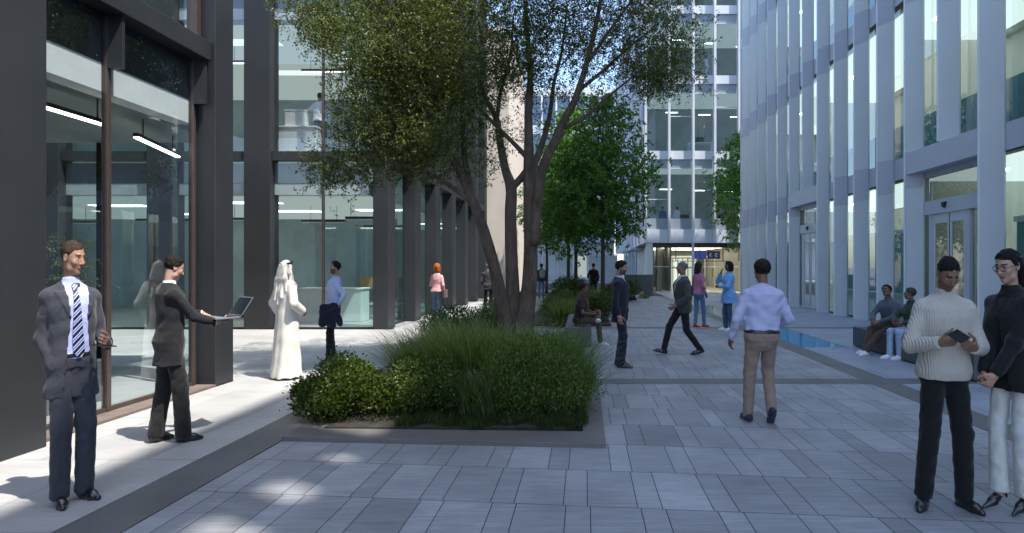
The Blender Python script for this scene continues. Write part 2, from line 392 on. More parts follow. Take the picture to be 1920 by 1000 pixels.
MB().box(-5.98, -5.94, 8.9, 10.15, 0, 4.46).build('return_panel', M['glass_facade'], LB)
# suspended lobby strip lights
for a_, b_ in (((-5.94, 6.6, 3.40), (-5.96, 7.65, 3.40)), ((-6.08, 8.3, 3.40), (-6.5, 9.8, 3.40)), ((-8.2, 6.0, 3.40), (-8.2, 7.4, 3.40))):
    a_, b_ = Vector(a_), Vector(b_); d = (b_ - a_); ang = math.atan2(d.y, d.x); mid = (a_ + b_) / 2
    R = Matrix.Translation(mid) @ Matrix.Rotation(ang, 4, 'Z')
    h = MB().obox(R @ Matrix.Translation((0, 0, .035)), d.length, .07, .05).build('strip_light', M['black_metal'], LB)
    MB().obox(R, d.length - .02, .055, .02).build('diffuser', M['light'], h)
    for q in (.15, .85):
        p = a_.lerp(b_, q); MB().box(p.x - .006, p.x + .006, p.y - .006, p.y + .006, 3.455, 3.70).build('hanger', M['black_metal'], h)
# lobby upper floor
MB().box(-20, -6.02, 2, 10.15, 4.47, 4.70).build('floor_slab', M['room_mid'], LB)
MB().box(-20, -6.02, 2, 10.15, 8.3, 9.05).build('floor_slab', M['room_light'], LB)
MB().box(-20, -5.1, -3, 8.4, 9.1, 9.4).build('beam', dm, LB)
# frontal facade of the recess (y = 16.1)
FY = 16.30
cols_f = [(-8.95, -8.22), (-5.565, -5.165)]
MB().box(-8.95, -8.26, 16.08, 16.55, 0, TOP).build('column', dm, LB, bevel=.01)
MB().box(-11.5, -10.8, 16.08, 16.55, 0, TOP).build('column', dm, LB, bevel=.01)
MB().box(-14.5, -13.82, 16.08, 16.55, 0, TOP).build('column', dm, LB, bevel=.01)
for zb in (4.45, 9.08, 13.7):
    MB().box(-13.8, -11.505, 16.16, 16.45, zb, zb + .24).build('beam', dm, LB)
    MB().box(-20, -14.505, 16.16, 16.45, zb, zb + .24).build('beam', dm, LB)
    MB().box(-10.795, -8.955, 16.16, 16.45, zb, zb + .24).build('beam', dm, LB)
    MB().box(-8.255, -5.60, 16.16, 16.45, zb, zb + .24).build('beam', dm, LB)
for zi, (z0, z1) in enumerate(((.04, 4.44), (4.70, 9.07), (9.33, 13.69))):
    for (x0, x1) in ((-19.9, -17.0), (-16.95, -14.55), (-13.8, -11.52), (-10.79, -8.96), (-8.25, -6.98), (-6.93, -5.60)):
        w_ = pane_y(FY, x0, x1, z0, z1, M['glass_facade'], 'window', LB)
        MB().box(x0, x1, FY - .03, FY + .03, z0 - .035, z0 - .002).build('window_frame', M['black_metal'], w_)
    MB().box(-6.978, -6.932, FY - .05, FY + .05, z0 - .02, z1).build('mullion', M['copper'], LB)
    zs = z0 - .04
    MB().box(-19.9, -5.75, 16.325, 16.36, zs + 3.86, zs + 4.4).build('spandrel_panel', M['lavender'], LB)
    MB().box(-19.9, -5.75, 16.325, 16.7, zs + 3.56, zs + 3.855).build('bulkhead', M['white'], LB)
    MB().box(-20, -5.8, 16.72, 31.6, zs + 3.52, zs + 3.58).build('ceiling', M['glow_dim'], LB)  # whole ceiling given a faint glow to lift the dim rooms
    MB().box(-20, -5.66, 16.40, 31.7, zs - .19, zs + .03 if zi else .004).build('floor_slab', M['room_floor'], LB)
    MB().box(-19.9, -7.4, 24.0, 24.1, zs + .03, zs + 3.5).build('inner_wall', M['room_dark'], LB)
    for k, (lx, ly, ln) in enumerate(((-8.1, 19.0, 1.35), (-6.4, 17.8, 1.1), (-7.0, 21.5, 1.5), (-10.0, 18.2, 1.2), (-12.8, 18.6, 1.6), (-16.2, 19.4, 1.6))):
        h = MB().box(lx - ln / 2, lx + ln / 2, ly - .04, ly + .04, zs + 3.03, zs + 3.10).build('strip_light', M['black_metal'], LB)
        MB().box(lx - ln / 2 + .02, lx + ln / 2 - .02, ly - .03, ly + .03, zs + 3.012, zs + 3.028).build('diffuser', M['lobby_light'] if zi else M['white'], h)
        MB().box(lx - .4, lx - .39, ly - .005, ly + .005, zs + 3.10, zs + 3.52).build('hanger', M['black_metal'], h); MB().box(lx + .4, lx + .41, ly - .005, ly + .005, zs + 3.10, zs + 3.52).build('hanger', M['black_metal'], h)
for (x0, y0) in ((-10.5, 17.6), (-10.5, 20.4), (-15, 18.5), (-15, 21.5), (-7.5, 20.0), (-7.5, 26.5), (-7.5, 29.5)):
    MB().box(x0, x0 + 1.6, y0, y0 + .5, 3.50, 3.515).build('ceiling_light', M['added_room_light'], LB); MB().box(x0, x0 + 1.6, y0, y0 + .5, 8.16, 8.175).build('ceiling_light', M['glow_ceiling'], LB)  # glowing panels added to brighten the rooms
# slim partitions inside the ground floor room
for x in (-8.6, -7.3, -6.6):
    MB().box(x, x + .03, 19.5, 23.9, .01, 3.0).build('glass_partition', M['glass_facade'], LB)
MB().box(-19.9, -5.8, 31.55, 31.6, 0.01, TOP - .1).build('inner_wall', M['room_mid'], LB)
# arcade of deep columns along the side
for k in range(7):
    y = 16.08 + 2.6 * k
    MB().box(-5.565, -5.165, y, y + .62, 0, TOP).build('column', dm, LB, bevel=.01)
    if k < 6:
        for (z0, z1) in ((.04, 4.47), (4.78, 9.05), (9.36, 13.67)):
            w_ = pane_x(-5.50, y + .62, y + 2.6, z0, z1, M['glass_teal'], 'window', LB)
            MB().box(-5.54, -5.46, y + .621, y + 2.599, z0 - .03, z0 - .002).build('window_frame', M['black_metal'], w_)
        for zb in (4.48, 9.06, 13.68):
            MB().box(-5.55, -5.185, y + .621, y + 2.599, zb, zb + .3).build('beam', dm, LB)
MB().box(-20.2, -5.10, 16.05, 32.35, TOP, TOP + .5).build('roof', dm, LB)
MB().box(-20.2, -4.9, -3, 8.9, TOP, TOP + .5).build('roof', dm, LB)

# furniture seen inside
def desk(x, y, z, wdt, label, mat=M['white'], cat='desk', name='reception_desk', h=1.0, dep=.7):
    t = thing(name, label, cat, (x, y, z))
    MB().box(-wdt / 2, wdt / 2, 0, dep, 0, h - .05).build('counter', mat, t, bevel=.01)
    MB().box(-wdt / 2 - .03, wdt / 2 + .03, -.03, dep + .03, h - .048, h).build('desk_top', mat, t, bevel=.008)
    return t
desk(-7.6, 18.2, .01, 1.9, 'white reception counter behind the ground floor window between the two talking men', M['white'])
desk(-7.9, 16.75, 4.74, 1.1, 'white cabinet by the first floor window next to the standing office man', M['white'], 'cabinet', 'white_cabinet', .75, .6)
t = thing('storage_box', 'pale box standing on the white cabinet behind the first floor window', 'box', (-7.95, 17.0, 5.492)); 
MB().box(-.28, .28, -.2, .2, 0, .42).build('box_body', M['white'], t, bevel=.01); MB().box(-.29, .29, -.21, .21, .422, .46).build('lid', M['white'], t)
def sofa(x, y, label, c1, c2):
    t = thing('sofa', label, 'sofa', (x, y, .01))
    MB().box(-.9, .9, -.4, .4, .15, .42).build('seat', c1, t, bevel=.04); MB().box(-.9, .9, .28, .45, .43, .62).build('backrest', c2, t, bevel=.04)
    for sx in (-.8, .8): MB().box(sx - .03, sx + .03, -.33, .33, 0, .149).build('leg', M['black_metal'], t)
sofa(-10.3, 19.6, 'yellow and blue low sofa inside the dark left building', M['yellow'], M['blue_cloth'])
def chair(x, y, label, rz):
    t = thing('lounge_chair', label, 'chair', (x, y, .01), rz)
    MB().box(-.28, .28, -.28, .28, .40, .46).build('seat', M['black_metal'], t, bevel=.02)
    MB().prism([(-.28, .25), (.28, .25), (.28, .3), (-.28, .3)], .46, .95).build('backrest', M['black_metal'], t, bevel=.015)
    for sx in (-.25, .25):
        for sy in (-.25, .25): MB().box(sx - .02, sx + .02, sy - .02, sy + .02, 0, .40).build('leg', M['black_metal'], t)
chair(-9.6, 18.7, 'black chair beside the yellow sofa inside the left building', 2.2)
t = thing('shelf_unit', 'wooden shelf standing inside the ground floor behind the corner column', 'shelf', (-6.4, 19.3, .01))
MB().box(-.6, .6, -.2, .2, .95, 1.3).build('top_box', M['wood'], t); MB().box(-.6, .6, -.2, .2, .45, .50).build('board', M['white'], t)
for sx in (-.57, .57): MB().box(sx - .02, sx + .02, -.19, .19, 0, .949).build('leg', M['room_dark'], t)
# ------------------------------------------------------------------ beige and far buildings
t = thing('beige_building', 'sunlit plain beige rendered building end wall behind the dark arcade', 'building', (0, 0, 0))
MB().box(-14, -4.36, 35.0, 44, 0, 15).build('wall', M['beige_wall'], t)
MB().box(-14.1, -4.30, 34.9, 44.1, 15, 15.3).build('parapet', M['white'], t)
t = thing('far_office_building', 'distant bluish office building closing the plaza behind the small trees', 'building', (0, 0, 0))
fw = M['far_metal']
MB().box(-14, 3.6, 74, 90, 4.6, 23).build('wall', fw, t)
MB().box(-14, 3.6, 76, 90, 0, 4.6).build('base_wall', M['fin_band'], t)
for zi in range(4):
    for xi in range(10):
        x = -13.7 + xi * 1.73
        z = 5.3 + zi * 4.5
        f = MB().box(x, x + 1.5, 73.93, 73.99, z, z + 3.2).build('window', M['glass_blue'], t)
    MB().box(-14, 3.6, 73.75, 73.99, 5.3 + zi * 4.5 + 3.3, 5.3 + zi * 4.5 + 4.3).build('floor_band', M['fin'], t)
for xi in range(11):
    MB().box(-13.92 + xi * 1.73, -13.72 + xi * 1.73, 73.4, 73.74, 4.6, 23).build('fin', M['fin'], t)
for k in range(7):
    x = -9 + k * 1.9
    lit = k == 4
    f = MB().box(x, x + 1.6, 75.9, 75.98, .3, 3.0).build('shop_window', M['glow_dim'] if lit else M['room_mid'], t)
    MB().box(x - .08, x + 1.68, 75.86, 75.9, 3.02, 3.15).box(x - .08, x - .005, 75.86, 75.95, .2, 3.02).build('frame', M['fin_band'], f)
# ------------------------------------------------------------------ back glass building
BB = thing('office_building', 'grey blue glass office block at the end of the plaza with a lit lobby', 'building', (0, 0, 0))
BY = 39.5; bx0, bx1 = 3.88, 12.6
lev = [3.72, 8.86, 13.7, 18.2, 22.8]
bm = [3.88, 5.38, 6.92, 8.30, 9.84, 11.3, 12.6]
for i, z in enumerate(lev):
    MB().box(bx0 - .05, bx1, BY - .12, BY + 9, z - .55 if i == 0 else z - .32, z + .32 if i == 0 else z + .22).build('floor_slab', M['back_metal'], BB)
for i in range(4):
    z0, z1 = lev[i] + (.325 if i == 0 else .225), lev[i + 1] - .325
    for k in range(6):
        x0, x1 = bm[k] + .10, bm[k + 1] - .10
        w_ = pane_y(BY, x0, x1, z0 + .7 if i == 0 else z0, z1 - .6, M['glass_back'], 'window', BB)
        MB().box(x0, x1, BY - .03, BY + .03, z1 - .598, z1 - .55).build('transom', M['back_metal'], w_)
        MB().box(x0, x1, BY - .012, BY + .012, z1 - .548, z1).build('spandrel_pane', M['spandrel_glass'], w_)
        if i == 0: MB().box(x0, x1, BY - .012, BY + .012, z0, z0 + .695).build('spandrel_pane', M['spandrel_glass'], w_)
        if (i + k) % 2 == 0: MB().box(x0, x1, BY - .03, BY - .012, z0 + 1.9 + .3 * k % 1, z0 + 1.95 + .3 * k % 1).build('glazing_bar', M['back_metal'], w_)
    MB().box(bx0 + .2, bx1, BY + 6.0, BY + 6.1, lev[i] + .23, lev[i + 1] - .33).build('inner_wall', M['room_mid'], BB)
    MB().box(bx0 + .2, bx1, BY + .6, BY + 5.9, lev[i + 1] - .40, lev[i + 1] - .325).build('ceiling', M['glow_dim'], BB)  # ceiling made to glow faintly so the storeys look brighter
    for q in range(3):
        xx = 5.0 + q * 2.3 + .4 * i
        MB().box(xx, xx + .8, BY + 1.5 + q * .6, BY + 1.54 + q * .6, lev[i] + 3.07, lev[i] + 3.10).build('strip_light', M['light'], BB)
for x in bm:
    MB().box(x - .07, x + .07, BY - .42, BY + .02, 3.17, 24).build('mullion_fin', M['back_metal'], BB)
# receding left side of the block
MB().box(3.9, 3.98, BY + .1, 76, 3.2, 24).build('side_wall', M['fin_band'], BB)
for k in range(12):
    y = BY + 1 + k * 2.9
    for (z0, z1) in ((4.3, 7.6), (9.2, 12.6), (14.0, 17.2)):
        MB().box(3.86, 3.895, y, y + 2.0, z0, z1).build('window', M['glass_blue'], BB)
    MB().box(3.70, 3.855, y + 2.3, y + 2.5, 3.2, 24).build('fin', M['spandrel'], BB)
for k in range(7):
    y = BY + 1.5 + k * 4.2
    w_ = MB().box(4.45, 4.5, y, y + 3.8, .6, 3.1).build('window', M['glass_back'], BB)
    MB().box(4.40, 4.56, y + 3.82, y + 4.18, 0, 3.15).build('column', M['fin_band'], BB)
    MB().box(4.41, 4.55, y, y + 3.8, 0, .59).build('base_panel', M['spandrel'], BB)
MB().box(5.6, 5.7, BY + 1, 74, 0, 3.1).build('inner_wall', M['room_mid'], BB)
MB().box(3.4, 4.6, BY + 6, BY + 12, 2.9, 3.05).build('canopy', M['fin_band'], BB)
# ground floor lit lobby
MB().box(3.95, 4.35, BY - .05, BY + .35, 0, 3.165).build('column', M['fin'], BB)
MB().box(8.22, 8.32, BY - .40, BY - .3, 0, 3.165).build('column', M['spandrel'], BB) if False else None
MB().box(6.83, 6.97, BY - .35, BY - .2, 0, 3.165).build('column', M['spandrel'], BB)
MB().box(4.36, 12.6, BY + .1, BY + .25, 2.86, 3.16).build('head_beam', M['black_metal'], BB)
for k, (x0, x1) in enumerate(((4.4, 5.85), (5.9, 7.4), (7.45, 8.9), (8.95, 9.9))):
    w_ = pane_y(BY + .2, x0, x1, .02, 2.85, glass('lobby_pane', (.9, .9, .85), 1.0) if k == 0 else bpy.data.materials['lobby_pane'], 'window', BB)
    MB().box(x0, x1, BY + .17, BY + .23, 1.62, 1.65).build('glazing_bar', M['white'], w_)
for x in (5.875, 7.425, 8.925, 9.95):
    MB().box(x - .02, x + .02, BY + .15, BY + .26, 2.02, 2.85).build('mullion', M['black_metal'], BB)
MB().box(5.6, 9.4, BY + .15, BY + .27, 1.98, 2.02).build('door_header', M['black_metal'], BB)
beige = pbr('lobby_beige', (.44, .41, .35), .5, 0, .08)
MB().box(4.36, 4.42, BY + .3, BY + 12, 0, 3.0).build('lobby_wall', M['room_dark'], BB)
MB().box(4.8, 5.1, BY + 1.5, BY + 2.2, 0, 3.0).build('lobby_pillar', beige, BB)
MB().box(5.3, 5.6, BY + 4, BY + 5, 0, 3.0).build('lobby_pillar', beige, BB)
MB().box(10.1, 12.6, BY + .3, BY + 12, 0, 3.05).build('lobby_wall', beige, BB)
MB().box(4.4, 10.1, BY + 11.9, BY + 12.1, 0, 3.05).build('lobby_wall', M['room_mid'], BB)
MB().box(7.25, 9.3, BY + 11.8, BY + 11.88, .02, 2.3).build('inner_doorway', M['glow_ceiling'], BB)
for k in range(5): MB().box(7.3 + k * .42, 7.36 + k * .42, BY + 11.72, BY + 11.79, .02, 2.3).build('door_frame', M['black_metal'], BB)
MB().box(7.25, 9.3, BY + 11.72, BY + 11.79, 1.5, 1.58).build('door_frame', M['black_metal'], BB)
for k in range(3): MB().box(4.43, 4.47, BY + .6 + k * 1.1, BY + 1.4 + k * 1.1, .02, 2.9).build('wall_panel', M['black_metal'], BB)
MB().box(3.9, 17, BY + .05, 76, 24.01, 24.3).build('roof', M['back_metal'], BB)
MB().box(12.61, 12.75, BY - .1, 76, 0, 24).build('side_wall', M['back_metal'], BB)
MB().box(3.99, 12.6, BY + 9.01, 76, 3.2, 3.7).build('floor_slab', M['back_metal'], BB)
MB().box(4.4, 10.1, BY + .3, BY + 12, 3.0, 3.06).build('lobby_ceiling', M['white'], BB)
for k in range(4):
    MB().box(4.9, 9.7, BY + 1.2 + 2.7 * k, BY + 2.0 + 2.7 * k, 2.96, 2.99).build('ceiling_light', M['lobby_light'], BB)
MB().box(4.4, 10.1, BY + .3, BY + 12, -.015, .004).build('lobby_floor', M['room_light'], BB)
# inner glazed door set
for x in (7.3, 8.0, 8.7, 9.4):
    MB().box(x - .03, x + .03, BY + 5, BY + 5.08, 0, 2.3).build('door_frame', M['white'], BB)
MB().box(6.2, 9.5, BY + 5, BY + 5.1, 2.3, 2.42).build('door_frame', M['white'], BB)
for x in (7.35, 8.05, 8.75):
    d = MB().box(x, x + .6, BY + 5.03, BY + 5.05, .02, 2.28).build('door_leaf', bpy.data.materials['lobby_pane'], BB)
    MB().box(x + .48, x + .52, BY + 4.97, BY + 5.0, .9, 1.5).build('handle', M['black_metal'], d)
for k, (x0, lab) in enumerate(((7.55, 'left blue lit display screen hanging in the far lobby'), (8.5, 'right dark lit display screen hanging in the far lobby'))):
    s_ = thing('display_screen', lab, 'screen', (x0, BY + 3, 2.2))
    MB().box(-.02, .86, .001, .06, -.02, .52).build('case', M['black_metal'], s_)
    MB().box(0, .84, -.004, 0, 0, .5).build('screen_face', M['screen_blue'] if k == 0 else M['screen_dark'], s_)
    mb = MB()
    if k: 
        for (a, b) in ((.12, .3), (.5, .72)):
            mb.box(a, b, -.007, -.0045, .30, .36); mb.box(a, a + .06, -.007, -.0045, .18, .299); mb.box(a + .02, b, -.007, -.0045, .13, .175)
    else: mb.box(.38, .42, -.007, -.0045, 0.02, .48)
    mb.build('screen_marks', M['screen_white'] if k else M['black_metal'], s_)
    MB().box(.2, .215, .02, .035, .52, .75).build('hanger', M['black_metal'], s_); MB().box(.62, .635, .02, .035, .52, .75).build('hanger', M['black_metal'], s_)
# office desks on the first floor and above
def office_desk(x, y, z, label):
    t = thing('office_desk', label, 'desk', (x, y, z), group='desks behind the back block windows')
    MB().box(-.8, .8, -.35, .35, .70, .74).build('table_top', M['white'], t)
    for sx in (-.74, .74): MB().box(sx - .03, sx + .03, -.33, .33, 0, .699).build('leg', M['white'], t)
    MB().box(-.3, .3, .0, .04, .80, 1.15).build('monitor', M['black_metal'], t)
office_desk(6.6, BY + 1.2, 3.95, 'white desk behind the back block first floor window beside the white shirted worker')
office_desk(8.9, BY + 1.2, 3.95, 'white desk at the right of the back block first floor window')
office_desk(7.6, BY + 1.2, 9.09, 'white desk behind the back block second floor window')
# ------------------------------------------------------------------ right building with angled fins
RB = thing('office_building', 'pale blue grey finned office building along the right side of the plaza', 'building', (0, 0, 0))
M['edge'] = pbr('fin_edge', (.78, .80, .84), .35, 0, .03)
TX, RX, GX = 8.43, 8.67, 8.74
SP = 1.52; Y0 = 13.12
NF = 14                                   # fins k = 0..13 : tip y = Y0 + SP*k
levels = [4.05, 8.92, 13.76, 18.6]
HB = 26.8
def fin_shape(k, z0, z1, name, mat, grow=0., par=None):
    yt = Y0 + SP * k
    tip = Vector((TX - grow, yt)); root = Vector((RX + .01, yt - .45))
    d = (root - tip).normalized(); n = Vector((-d.y, d.x)) * (.03 + grow)
    pts = [tip - n * .6, root - n, root + n, tip + n * .6]
    return MB().prism([(p.x, p.y) for p in pts], z0, z1).build(name, mat, par or RB)
portal = {0: 1, 6: 7}
for k in range(-5, NF):
    f = fin_shape(k, 0 if k not in (1, 7) else 4.63, 22.39, 'fin', M['fin'])
    fin_shape(k, 0.0 if k not in (1, 7) else 4.63, 22.39, 'edge_trim', M['white'], .0, f) if False else None
    e_ = TX; yy = Y0 + SP * k; MB().box(e_ - .028, e_ - .012, yy - .022, yy + .022, 0.01 if k not in (1, 7) else 4.64, 22.38).build('edge_trim', M['edge'], f)
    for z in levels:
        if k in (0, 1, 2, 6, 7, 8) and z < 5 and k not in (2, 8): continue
        fin_shape(k, z - .36, z + .60, 'fin_band', M['fin_band'], .004, f)  # collar coloured darker for the shade at slab level
# jambs of the two entrances
def bay(y0, y1, k):
    for i, z in enumerate([0.0] + levels):
        pass
for k in range(-5, NF):
    y0 = Y0 + SP * k; y1 = y0 + SP
    entrance = k in (0, 1, 6, 7)
    for i, z in enumerate(levels):
        if not (entrance and i == 0):
            MB().box(GX - .05, GX + .25, y0, y1 - .002, z, z + .57).build('spandrel', M['spandrel'], RB)
            MB().box(GX - .02, GX + .22, y0, y1 - .002, z - .03, z - .002).build('soffit_shadow_strip', M['black_metal'], RB)  # black strip put in for the shadow under the spandrel
        zb = 0.05 if i == 0 else levels[i - 1] + .575
        if entrance and i == 0: continue
        w_ = pane_x(GX + .06, y0 + .02, y1 - .02, zb, z - .035, M['glass_right'], 'window', RB)
        MB().box(GX + .03, GX + .09, y0 - .02, y0 + .019, zb, z - .035).build('mullion', M['spandrel'], w_)
        if i == 0:
            MB().box(GX - .01, GX + .12, y0, y1 - .002, -.01, .045).build('sill', M['black_metal'], RB)
            pane_x(GX + .5, y0, y1 - .02, .86, 2.6, M['teal'], 'teal_screen', RB, .04)
            pane_x(GX + .45, y0, y1 - .002, .02, .84, M['room_light'], 'base_panel', RB, .04)
            MB().box(GX + .42, GX + .5, y0, y1 - .002, 2.605, 2.72).build('rail', M['white'], RB)
        else:
            pane_x(GX + .35, y0, y1 - .02, zb + .05, zb + 1.05, M['teal'] if k % 3 else M['room_light'], 'parapet_screen', RB, .04)
# interiors
for i, z in enumerate(levels):
    zb = 0 if i == 0 else levels[i - 1] + .56
    MB().box(GX + .26, 17, 5.4, 34.2, z + .02, z + .55).build('floor_slab', M['room_light'], RB)
    MB().box(13.0 + .4 * i, 13.2 + .4 * i, 5.4, 34.2, zb + .05, z).build('inner_wall', M['room_light'], RB)
    for k in range(10):
        y = 6.5 + k * 2.8
        MB().box(10.2, 10.32, y, y + .3, z - .06, z - .008).build('ceiling_light', M['light'], RB)
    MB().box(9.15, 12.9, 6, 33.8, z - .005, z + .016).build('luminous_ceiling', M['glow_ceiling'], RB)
    for y in (12.2, 19.5, 27):
        MB().box(10.6, 12.9, y, y + .12, zb + .1, z - .06).build('inner_wall', M['room_light'], RB)
slabs('right_building_floor', GX + .1, 13, 5.4, 34.2, [1.2, 1.6], 1.6, 0, M['room_floor'])
MB().box(GX - .04, 17, 34.2, 34.4, 0, 22.39).build('end_wall', M['spandrel'], RB)
MB().box(17.0, 17.2, 5.4, 34.4, 0, 22.39).build('rear_wall', M['spandrel'], RB)
MB().box(GX + .3, 17, -18, 5.39, .0, 22.39).build('near_block', M['spandrel'], RB)
# roof, plus unseen screen added to shade the plaza, slotted for sun patches
MB().box(8.45, 17, -18, 34.4, 22.4, 22.6).build('roof', M['spandrel'], RB)
mb = MB(); yp = -18
for (o0, o1, zt) in ((-2.45, -2.15, 23.9), (-1.72, -1.4, 23.7), (-.85, -.65, 23.4), (-.2, .8, 24.95)):  # openings traced back along the sun so patches fall on paving and shrub
    mb.box(8.45, 8.6, yp, o0, 22.602, HB); mb.box(8.45, 8.6, o0 + .001, o1 - .001, zt, HB); yp = o1
mb.box(8.45, 8.6, yp, 34.4, 22.602, HB)
mb.build('sun_mask_screen', M['spandrel'], RB)

def entrance(k0):
    ya = Y0 + SP * k0; yb = ya + 2 * SP          # near and far ends
    E = MB()
    # deep head beam on the tip line, jambs
    MB().prism([(TX, ya + .03), (GX + .30, ya + .03), (GX + .30, yb + .02), (TX, yb + .02)], 4.05, 4.625).build('portal_beam', M['spandrel'], RB, bevel=.006)
    MB().box(TX - .004, GX + .30, yb - .05, yb + .05, 0, 4.048).build('portal_jamb', M['fin_band'], RB)
    x = GX + .03
    def bar(y0, y1, z0, z1, m='spandrel', d=.06, name='door_frame', dx=0): 
        return MB().box(x - d + dx, x + d + dx, y0, y1, z0, z1).build(name, M[m], RB)
    w_ = pane_x(x + .02, ya + .06, yb - .06, 3.30, 3.90, M['glass_door'], 'transom_window', RB)
    bar(ya + .05, yb - .051, 3.90, 4.045, 'fin_band'); hd = bar(ya + .05, yb - .051, 2.96, 3.30, 'spandrel', .09)
    MB().add([(x - .16, yb - 1.43, 3.20), (x - .16, yb - 1.31, 3.20), (x - .16, yb - 1.34, 3.10), (x - .16, yb - 1.40, 3.10),
              (x - .092, yb - 1.45, 3.22), (x - .092, yb - 1.29, 3.22), (x - .092, yb - 1.33, 3.07), (x - .092, yb - 1.41, 3.07)],
             [(0, 1, 2, 3), (4, 7, 6, 5), (0, 4, 5, 1), (1, 5, 6, 2), (2, 6, 7, 3), (3, 7, 4, 0)]).build('door_sensor', M['black_metal'], hd)
    # side lights and two sliding leaves, measured back from the far jamb
    def Y(o): return yb - o
    for (a, b) in ((.09, .62), (2.27, 2.95)):
        w2 = pane_x(x + .02, Y(b), Y(a), .08, 2.95, M['glass_door'], 'side_light', RB)
        MB().box(x - .05, x + .05, Y(b), Y(a), .0, .078).build('frame', M['spandrel'], w2)
    for (a, b) in ((.05, .088), (.622, .79), (2.10, 2.268)): bar(Y(b), Y(a), 0, 2.958)
    for n, (a, b) in enumerate(((.80, 1.46), (1.50, 2.09))):
        d = pane_x(x - .02, Y(b) + .06, Y(a) - .06, .12, 2.72, M['glass_door'], 'door_leaf', RB)
        MB().box(x - .05, x + .01, Y(b), Y(b) + .058, .02, 2.94).box(x - .05, x + .01, Y(a) - .058, Y(a), .02, 2.94).box(x - .05, x + .01, Y(b) + .06, Y(a) - .06, .02, .115).box(x - .05, x + .01, Y(b) + .06, Y(a) - .06, 2.725, 2.94).build('leaf_frame', M['fin'], d)
    bar(Y(1.498), Y(1.462), .02, 2.94, 'black_metal', .03, 'door_gasket', -.02)
    MB().box(GX + .4, 12.9, yb + .02, yb + .1, 0, 3.9).build('vestibule_wall', M['room_light'], RB)
entrance(0); entrance(6)
# a few interior pieces behind the right-hand upper windows
for (y, z, w_, c, lab) in ((13.0, 4.64, .9, 'blue_cloth', 'blue cabinet behind the first floor window above the near entrance'), (14.0, 4.64, .5, 'wood', 'small brown cabinet beside the blue one behind the first floor window')):
    t = thing('office_cabinet', lab, 'cabinet', (9.9, y, z))
    MB().box(-.25, .25, -w_ / 2, w_ / 2, .06, 1.15).build('carcass', M[c], t, bevel=.01); MB().box(-.22, .22, -w_ / 2 + .03, w_ / 2 - .03, 0, .058).build('plinth', M['black_metal'], t)
    MB().box(-.262, -.252, -.01, .01, .5, .7).build('handle', M['black_metal'], t)
# ------------------------------------------------------------------ vegetation
LEAF = {
 'olive': leafmat('olive_leaf', .5, .28, (.95, 1.0, .30)), 'glossy': leafmat('glossy_leaf', .35, .3), 'grass': leafmat('grass_blade', .5, .35),
 'broad': leafmat('broad_leaf', .45, .4, (.8, 1.0, .3))}
M['bark'] = pbr('bark', (.125, .092, .07), .9, 0, .45, 9, 1.0, 30, stretch=(1, 1, .35), attrmul=False)
for n_ in M['bark'].node_tree.nodes:
    if n_.type == 'BUMP': n_.inputs['Distance'].default_value = .05
M['bark_dark'] = pbr('dark_bark', (.06, .05, .042), .9, 0, .3, 9, .8, 30)

def leaf_mesh(P, D, Nn, L, W, C, name, mat, parent=None, fold=.25):
    """two-triangle-wide leaves: base, left, tip, right (a diamond folded along its midrib)"""
    n = len(P)
    D = D / (np.linalg.norm(D, axis=1, keepdims=True) + 1e-9)
    Sd = np.cross(D, Nn); Sd /= (np.linalg.norm(Sd, axis=1, keepdims=True) + 1e-9)
    U = np.cross(Sd, D)
    L = L[:, None]; W = W[:, None]
    V = np.stack([P, P + D * L * .5 + Sd * W * .5 + U * W * fold, P + D * L, P + D * L * .5 - Sd * W * .5 + U * W * fold], 1).reshape(-1, 3)
    F = np.arange(4 * n).reshape(n, 4)
    return np_mesh(name, V, F, mat, parent, colors=np.repeat(C, 4, 0))

def rv(n, r=RNG):
    v = r.normal(size=(n, 3)); return v / np.linalg.norm(v, axis=1, keepdims=True)

def leafcols(n, base, var=.25, warm=.25, r=RNG):
    t = np.clip(1 + r.normal(0, var, (n, 1)), .4, 1.9); w_ = np.clip(r.normal(0, warm, (n, 1)), -.5, .9)
    c = np.array(base)[None] * t
    c = c * np.concatenate([1 + w_, 1 + .35 * w_, 1 - .5 * np.abs(w_)], 1)
    return np.clip(c, .002, .6)

